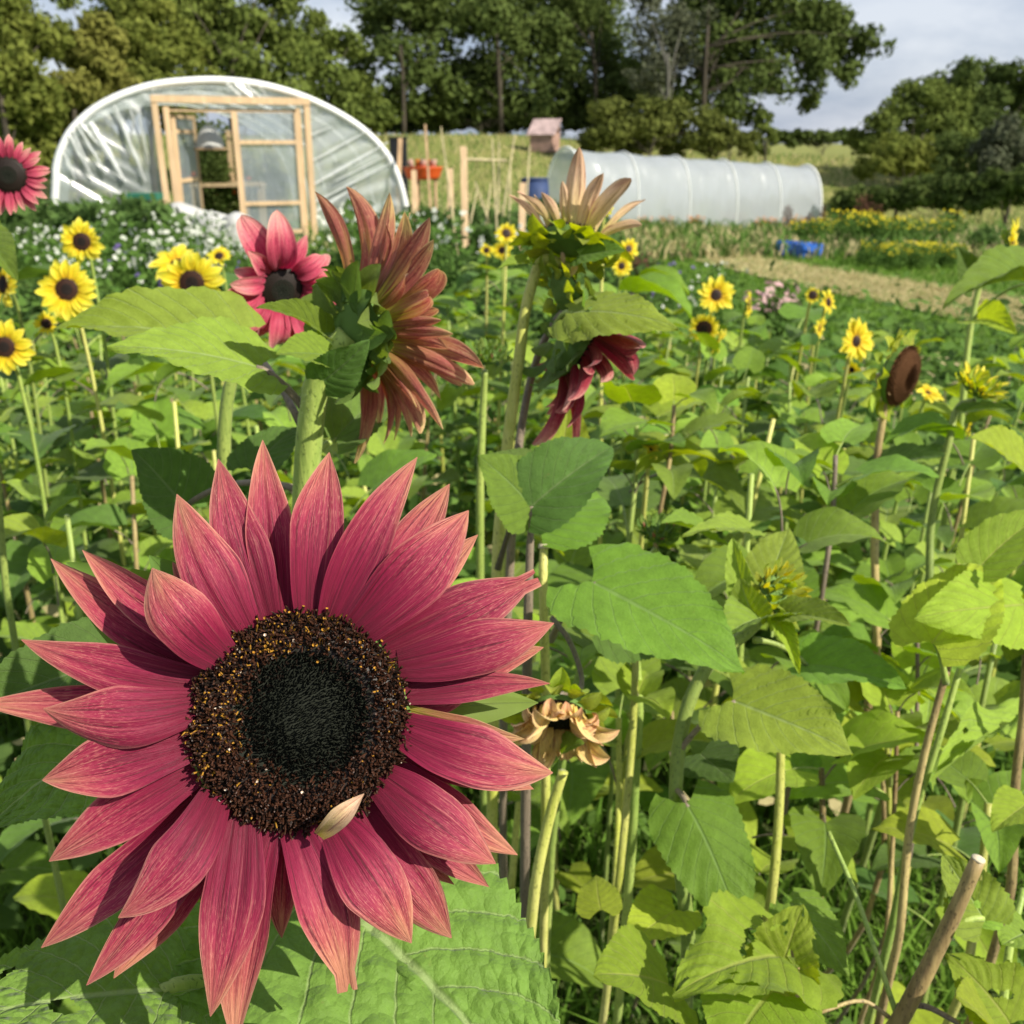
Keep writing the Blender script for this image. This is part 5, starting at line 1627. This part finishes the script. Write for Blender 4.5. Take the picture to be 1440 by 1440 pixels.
# cut brown stem bottom right
b = soil(1225, .86)
pL = plant_at(b, 'thick brown cut stem leaning at the bottom right', 'cut stem', name='cut_stem')
top_ = P(1376, 1208, .78)
stem(pL, [top_, P(1330, 1310, .80), P(1262, 1440, .83), b + Vector((0, 0, .25)), b + Vector((0, 0, -.05))], .0072, .012, 'stemk', hairs=False, n=14)
v_ = (top_ - P(1330, 1310, .80)).normalized()
MB().tube([top_ - b - v_ * .0005, top_ - b + v_ * .0010], [.0055, .005], 12).build('cut_end', M['pith'], pL)
stem(pL, [P(1262, 1430, .83), P(1235, 1350, .84), P(1200, 1250, .87), P(1165, 1170, .9)], .0032, .0028, 'stem', name='side_stem')
stem(pL, [P(1262, 1415, .83), P(1300, 1415, .82), P(1350, 1440, .80)], .0035, .003, 'stemp', name='side_stem')
stem(pL, [P(1250, 1430, .83), P(1215, 1408, .83), P(1150, 1425, .82)], .0025, .002, 'stemb', name='side_stem')
blade(pL, (1385, 1295, .80), (1325, 1200, .82), 95, ('chew', 2), (-.2, .7), attach=(1345, 1300, .80))
blade(pL, (1375, 1290, .82), (1420, 1260, .84), 60, ('chew', 2), (.2, .8))
# chewed leaves along the bottom
b = soil(1105, .98)
pM = plant_at(b, 'low plant with chewed yellowing leaves at the bottom edge, left of the cut stem')
stem(pM, [P(1112, 1290, .93), P(1120, 1370, .94), P(1115, 1500, .96), b + Vector((0, 0, -.05))], .005, .007, 'stemb')
blade(pM, (1110, 1345, .84), (945, 1400, .78), 185, ('chew', 1), (0, .75))
blade(pM, (1095, 1380, .83), (1130, 1270, .84), 110, ('chew', 1), (0, .5))
blade(pM, (1085, 1395, .80), (1015, 1500, .76), 190, ('m', 'leafy', 1), (.1, .7))
blade(pM, (1112, 1270, .90), (1195, 1375, .86), 82, ('m', 'leaf2', 3), (.2, .4))
blade(pM, (950, 1280, .98), (880, 1330, .94), 90, ('m', 'leafy', 0), (0, .8))
blade(pM, (940, 1385, .84), (835, 1370, .80), 150, ('m', 'leafy', 1), (0, .75))
blade(pM, (845, 1280, .96), (838, 1230, 1.0), 66, ('m', 'leafy', 3), (0, .2))
b = soil(1400, .9)
pN = plant_at(b, 'crinkled yellow green plant in the bottom right corner')
stem(pN, [P(1440, 1250, .92), P(1420, 1330, .9), P(1400, 1500, .9), b + Vector((0, 0, -.05))], .004, .006, 'stem')
blade(pN, (1420, 1440, .82), (1330, 1340, .84), 120, ('chew', 1), (0, .6))
blade(pN, (1400, 1450, .8), (1345, 1400, .78), 110, ('m', 'leafy', 1), (0, .8))
blade(pN, (1450, 1310, .84), (1408, 1330, .82), 100, ('chew', 2), (0, .6))
blade(pN, (1445, 1130, .95), (1395, 1170, .92), 70, ('m', 'leafy', 0), (0, .8))
blade(pN, (1440, 1010, 1.1), (1310, 1100, 1.0), 60, ('chew', 2), (0, 1.1))
# brown ripe head
c = P(1267, 528, 1.42); b = soil(1232, 1.5)
pO = plant_at(b, 'brown ripe seed head without petals nodding on its stem at the right')
SEED = disc_mesh(1.0, 'seedbrown', 'seedbrown', h=.42, rin=.03, nf=420, fh=1.7)
SEED.polygons.foreach_set('use_smooth', [False] * len(SEED.polygons))
head(pO, c, (.80, -.80, -.12), .042, .01, 3, 'tan', SEED, cone=1.0, bracts='bracty', nb=26, bl=.75, bcone=.35)
stem(pO, [c + Vector((-.03, .01, 0)), P(1243, 560, 1.44), P(1234, 640, 1.45), P(1230, 780, 1.46), P(1232, 920, 1.48), b + Vector((0, 0, -.05))], .006, .009, 'stemb')
blade(pO, (1235, 660, 1.44), (1330, 640, 1.38), 40, ('m', 'leafd', 0), (0, 1.2))
blade(pO, (1228, 665, 1.44), (1130, 672, 1.4), 36, ('m', 'leafd', 1), (0, 1.2))
# spiky yellow green bud right
c = P(1375, 545, 1.5); b = soil(1308, 1.55)
pP = plant_at(b, 'spiky yellow green bud on a bent grey stem right of the brown seed head')
head(pP, c, (.3, -.3, .8), .022, .028, 14, 'yellow', DISC_B, cone=.9, bracts='bracty', nb=40, bl=1.1, bmin=.1, wsc=.5)
stem(pP, [c + Vector((0, 0, -.02)), P(1350, 570, 1.52), P(1335, 620, 1.52), P(1310, 730, 1.54), P(1305, 850, 1.54), b + Vector((0, 0, -.05))], .006, .009, 'stem')
blade(pP, (1355, 580, 1.5), (1425, 575, 1.45), 16, ('m', 'leafd', 0), (0, .9))
blade(pP, (1440, 660, 1.35), (1365, 615, 1.3), 80, ('m', 'leafy', 0), (0, .8))
# tall plant at the right edge with side view flower
c = P(1423, 346, 2.0); b = soil(1370, 2.1)
pQ = plant_at(b, 'tall sunflower at the right edge with a yellow flower turned sideways')
head(pQ, c, (.75, -.45, .1), .022, .034, 20, 'yellow', DISC_Y, cone=.2, bracts='bract', nb=14)
stem(pQ, [c + Vector((-.02, .01, 0)), P(1385, 380, 2.03), P(1365, 460, 2.05), P(1350, 600, 2.08), b + Vector((0, 0, -.05))], .006, .01, 'stem')
blade(pQ, (1460, 400, 1.85), (1325, 432, 1.75), 62, ('m', 'leaf', 2), (-.1, .9), attach=(1368, 450, 2.04))
blade(pQ, (1370, 400, 2.02), (1345, 345, 1.98), 44, ('m', 'leafd', 0), (0, .6))
blade(pQ, (1375, 450, 2.0), (1430, 470, 1.9), 50, ('m', 'leafy', 2), (0, .6))
# stem at right edge
b = soil(1412, 1.05)
pR = plant_at(b, 'mottled brown stem rising along the right edge')
stem(pR, [P(1445, 900, 1.02), P(1438, 1010, 1.03), P(1428, 1100, 1.04), P(1418, 1270, 1.05), b + Vector((0, 0, -.05))], .0055, .007, 'stemb')
blade(pR, (1442, 920, 1.02), (1475, 830, 1.0), 60, ('m', 'leaf', 0), (0, .8))
# bare stems group bottom right
for i, (x0, y0, x1, y1, d_, r_, m_) in enumerate(((1098, 1030, 1085, 1260, .98, .0058, 'stemy'), (1246, 1010, 1250, 1330, 1.25, .006, 'stemy'), (1155, 1080, 1152, 1270, 1.2, .005, 'stemb'),
        (1232, 860, 1240, 1220, 1.45, .007, 'stemb'), (1262, 1000, 1240, 1350, 1.22, .005, 'stemb'), (895, 900, 868, 1260, 1.1, .0055, 'stemy'), (870, 1010, 862, 1290, 1.2, .005, 'stemy'),
        (820, 900, 800, 1000, 1.15, .0055, 'stem'), (945, 1000, 940, 1200, 1.4, .005, 'stemb'), (895, 590, 885, 760, 1.55, .007, 'stem'), (948, 570, 925, 740, 1.5, .006, 'stemb'),
        (1290, 870, 1280, 1200, 1.3, .005, 'stemp'), (1175, 640, 1155, 840, 1.3, .006, 'stemp'), (1390, 1130, 1350, 1400, 1.1, .006, 'stemy'), (1050, 1290, 1020, 1420, 1.25, .005, 'stem'))):
    b = soil(x1 + (x1 - x0) * .3, d_)
    pX = plant_at(b, ['bare yellow green stem right of the pointed hanging leaf', 'yellow stem with a few leaves standing in the grass', 'brown banded stem between the hanging leaf and the stem cluster',
        'pale brown stem below the brown seed head', 'leaning brown stem against the thick yellow one', 'bright yellow stem under the big heart leaf', 'second yellow stem left of the hanging leaf',
        'green stem behind the cream wilted flower', 'thin brown stem in the shade of the pale leaves', 'green stem with small top leaves under the drooping red head', 'brown banded stem with small top leaves in the middle of the bed',
        'purplish stem left of the yellowing leaf', 'dark stem with a leafy top left of the brown seed head stem', 'yellow stem near the right bottom corner', 'short green stem behind the chewed leaves'][i], 'stem', name='plant_stem')
    stem(pX, [P(x0, y0, d_), P(x0 + (x1 - x0) * .35 + 3, y0 + (y1 - y0) * .4, d_), P(x1, y1, d_), b + Vector((0, 0, -.05))], r_ * .7, r_ * .85, m_, hairs=d_ < 1.21)
    if d_ > 1.09:
        for k in range(7 if y0 < 900 else 4):
            q = P(x0 + (x1 - x0) * k * .09, y0 + 3 + (y1 - y0) * k * .11, d_) - b
            ln = rnd.uniform(.06, .11)
            obj('leaf', LM[('p', rnd.choice(('leaf', 'leaf2', 'leafy')), rnd.randrange(4))], pX, mat=Matrix.Translation(q) @ Matrix.Rotation(k * 2.4 + i, 4, 'Z') @ Matrix.Rotation(rnd.uniform(-.2, .5), 4, 'X') @ Matrix.Diagonal((ln, ln, ln, 1)))

# yellow and other small flowers: px, py, depth, disc R px, total R px, facing, label, stem bottom px
YF = [(115, 340, 2.1, 12, 30, (.1, -1, .15), 'small yellow sunflower, topmost of the left cluster'),
      (94, 407, 1.9, 15, 40, (.15, -1, .2), 'yellow sunflower with a dark centre above the two broad leaves'),
      (6, 488, 1.8, 14, 38, (.2, -1, .15), 'yellow sunflower half out of the frame at the left edge'),
      (5, 400, 1.9, 12, 34, (-.6, -.8, .2), 'yellow sunflower at the left edge above the half hidden one'),
      (270, 398, 1.9, 17, 44, (.1, -1, .1), 'yellow sunflower partly covered by a green leaf left of the ragged pink one'),
      (250, 370, 2.3, 10, 36, (.0, -.5, .9), 'yellow flower head seen edge on behind the covered one'),
      (308, 360, 2.5, 6, 18, (.0, -.7, .6), 'small orange yellow flower left of the ragged pink one'),
      (65, 455, 2.0, 7, 17, (.2, -.8, .1), 'small dark yellow flower below the pair at the left'),
      (712, 328, 2.9, 6, 16, (.2, -.9, .3), 'small yellow flower left of the tall pale stem, upper of two'),
      (706, 352, 3.0, 5, 15, (-.3, -.9, .3), 'small yellow flower left of the tall pale stem, lower of two'),
      (684, 352, 3.0, 4, 10, (0, -1, .3), 'tiny round yellow flower beside the dark bud'),
      (850, 292, 2.2, 5, 14, (0, -1, .3), 'small yellow flower peeping between the tan petals'),
      (884, 350, 2.6, 5, 16, (.3, -.8, .3), 'small yellow flower right of the tan petals, upper of two'),
      (874, 374, 2.6, 5, 16, (.2, -.8, .1), 'small yellow flower right of the tan petals, lower of two'),
      (1007, 415, 2.6, 8, 26, (.05, -1, .25), 'round yellow sunflower facing the camera in the middle right'),
      (1053, 428, 2.8, 8, 18, (1, -.35, .1), 'yellow sunflower turned sideways right of the round one'),
      (990, 462, 2.6, 11, 22, (-.2, -1, -.1), 'tattered yellow flower with a brown centre below the round one'),
      (1010, 480, 2.6, 4, 18, (.9, -.3, -.3), 'narrow wilted yellow flower beside the tattered one'),
      (1204, 480, 2.1, 8, 30, (.5, -.9, .15), 'yellow sunflower with an oval dark centre left of the seed head'),
      (1165, 425, 2.7, 6, 17, (.6, -.7, .2), 'ragged yellow flower right of the green bud head'),
      (1152, 462, 2.7, 5, 20, (.8, -.5, -.2), 'long drooping yellow flower below the ragged one'),
      (1143, 415, 2.7, 6, 12, (0, -1, .2), 'young green bud head with a dark eye'),
      (1305, 552, 1.9, 4, 22, (.2, -.5, 1.2), 'flat yellow flower right of the brown seed head'),
      (1362, 598, 1.9, 3, 14, (.9, -.3, 0), 'narrow yellow flower sliver below the spiky bud'),
      (1198, 520, 2.3, 4, 13, (-.6, -.6, 0), 'small yellow green head beside the seed head stem'),
      (915, 632, 1.5, 3, 16, (.5, -.6, .8), 'small yellow petal tuft under the drooping red head')]
for (px, py, d_, rd, rt, fc, lab) in YF:
    c = P(px, py, d_); sx_ = rnd.uniform(-14, 14)
    b = soil(px + sx_, d_ + .04)
    pl = plant_at(b, lab, 'sunflower', 'yellow sunflowers in the bed')
    Rd = rd / F_PX * d_ * 1.05; Lp = (rt - rd) / F_PX * d_ * 1.02
    head(pl, c, fc, Rd, Lp, 24 if rd > 7 else 16, 'yellow', DISC_Y, cone=.12, jit=rnd.uniform(.15, .45), lenj=rnd.uniform(.12, .32), bracts='bract', nb=8, bl=.7)
    q = c + Vector((0, .5 * Rd, 0)) - Vector(fc).normalized() * Rd * .4
    stem(pl, [q, q + Vector((0, .02, -.05)), (q + b) / 2 + Vector((rnd.uniform(-.02, .02), .02, 0)), b + Vector((0, 0, -.05))], .0035, .008, rnd.choice(('stem', 'stemy')), n=6)
    for k in range(9):
        h_ = (c.z - .10) * (1 - k * .085) - .03
        ln = rnd.uniform(.09, .17)
        az = k * 2.4 + px
        m = Matrix.Translation(Vector(((b.x * 0), .03, h_))) @ Matrix.Rotation(az, 4, 'Z') @ Matrix.Diagonal((ln, ln, ln, 1))
        obj('leaf', LM[('p', rnd.choice(('leaf', 'leafd', 'leaf2')), rnd.randrange(4))], pl, mat=m)

# ------------------------------------------------------------------ the bed: leafy plants without open flowers
def env(px):
    if px < 60: return 450
    if px < 560: return 425
    if px < 900: return 410
    return 440 + (px - 900) * .06
stem_cache = []
for i in range(6):
    mb = MB()
    mb.tube(bez([(0, 0, 0), (rnd.uniform(-.05, .05), rnd.uniform(-.05, .05), .5), (rnd.uniform(-.04, .04), 0, 1)], 6), [.0075, .007, .0065, .006, .005, .004, .0035], 6)
    stem_cache.append(mb.me('stem', M[('stem', 'stemy', 'stem', 'stemb', 'stemy', 'stem')[i]]))
zones0 = {0: ('leafy sunflower plant in the thick bed behind and left of the big crimson flower', 'leafy plants in the left of the bed'),
         1: ('leafy sunflower plant in the thick bed behind the tall pale stem', 'leafy plants in the middle of the bed'),
         2: ('leafy sunflower plant in the thick bed at the right below the grass path', 'leafy plants in the right of the bed')}
cnt = 0
y = 1.22
row = 0
while y < 6.6:
    stepx = .30 + .02 * y
    x = -(.56 * y + .25) + (row % 2) * stepx / 2
    while x < .56 * y + .25:
        X, Y_ = x + rnd.uniform(-.1, .1), y + rnd.uniform(-.1, .1)
        x += stepx
        z = hgt(X, Y_)
        px, _ = to_px((X, Y_, .9))
        d_ = (Vector((X, Y_, 0.9)) - CAM).dot(FW)
        if d_ < 1.12 : continue
        if X > .2 * Y_ + 2.4 or (px > 900 and Y_ > 5.4 - (px - 900) * .004): continue
        e = env(px) + rnd.uniform(0, 60)
        if 1.1 < d_ < 1.7: e += 60 + rnd.uniform(0, 140)
        # highest z allowed so the top stays under the envelope
        H = rnd.uniform(.82, 1.15)
        zmax = P(px, e, d_).z
        H = min(H, zmax)
        if H < .3: H = .3
        cnt += 1
        if px > 900 and d_ < 1.9: low = .36
        elif px > 760 and d_ < 1.6: low = .40
        else: low = .22
        zn = (0 if px < 560 else (1 if px < 900 else 2), 0 if d_ < 2.2 else (1 if d_ < 3.8 else 2))
        lab = '%s %s' % (('leafy flowerless sunflower plant in the near rows', 'leafy flowerless sunflower plant in the middle rows', 'leafy flowerless sunflower plant in the back rows')[zn[1]], ('behind and left of the big crimson flower', 'around the tall pale stem', 'at the right below the grass path')[zn[0]])
        pl = plant_at(Vector((X, Y_, z)), lab, 'sunflower', lab.replace('leafy flowerless sunflower plant', 'leafy plants'))
        s = obj('stem', rnd.choice(stem_cache), pl); s.scale = (1, 1, H)
        s.rotation_euler = (rnd.uniform(-.06, .06), rnd.uniform(-.06, .06), rnd.uniform(0, 6))
        nl = rnd.randint(12, 16) + (3 if Y_ < 3 else 0)
        a0_ = rnd.uniform(0, 6.28)
        for k in range(nl):
            f = k / (nl - 1)
            h_ = H * (low + (1 - low) * f ** .9)
            ln = (.145 - .07 * f) * rnd.uniform(.65, 1.25) * (1.0 if f > .15 else .8)
            tilt = -.25 + .75 * f + rnd.uniform(-.25, .25)
            kind = rnd.choice(('leaf', 'leaf2', 'leaf2', 'leafd', 'leaf')) if f > .3 or rnd.random() < .5 else 'leafy'
            m = Matrix.Translation(Vector((0, 0, h_))) @ Matrix.Rotation(a0_ + k * 2.4, 4, 'Z') @ Matrix.Rotation(tilt, 4, 'X') @ Matrix.Rotation(rnd.uniform(-.3, .3), 4, 'Y') @ Matrix.Diagonal((ln, ln, ln, 1))
            obj('leaf', LM[('p', kind, rnd.randrange(4))], pl, mat=m)
    y += .30 + .02 * y
    row += 1
print('bed plants', cnt)
# weeds between the plants
rs = np.random.RandomState(77)
def weeds(name, n, yr, size, hmax, mat, seed, xcond=None):
    rs = np.random.RandomState(seed)
    y = yr[0] + (yr[1] - yr[0]) * rs.rand(n) ** .8; x = rs.uniform(-1, 1, n) * (.56 * y + .3)
    keep = np.ones(n, bool) if xcond is None else xcond(x, y)
    x, y = x[keep], y[keep]; n = len(x)
    z = hmax * rs.rand(n) ** 1.4
    p = np.stack([x, y, z], 1)
    nn = rs.normal(size=(n, 3)) * .55 + np.array([.1, -.2, 1]); nn /= np.linalg.norm(nn, axis=1)[:, None]
    a = np.cross(nn, rs.normal(size=(n, 3))); a /= np.linalg.norm(a, axis=1)[:, None]; b = np.cross(nn, a)
    s = size * rs.uniform(.5, 1.2, (n, 1))
    V = np.stack([p - a * s, p - a * s * .4 - b * s * .5, p + a * s * .4 - b * s * .45, p + a * s, p + a * s * .4 + b * s * .45, p - a * s * .4 + b * s * .5], 1)
    tag(obj(name, quads_mesh(name, V, M[mat], nper=6)), kind='stuff')
weeds('ground_cover', 9000, (1.9, 7.0), .04, .55, 'f_weed', 21)
weeds('ground_cover', 5000, (1.5, 7.5), .05, .45, 'f_veg', 22, lambda x, y: (x < .1) | (y > 2.4))
weeds('dry_leaves', 1600, (1.7, 6.0), .03, .5, 'f_straw', 24)
weeds('ground_cover', 6000, (2.2, 6.6), .028, .85, 'f_weed', 25)
weeds('ground_cover', 1500, (.8, 3.0), .02, .12, 'f_weed', 23)
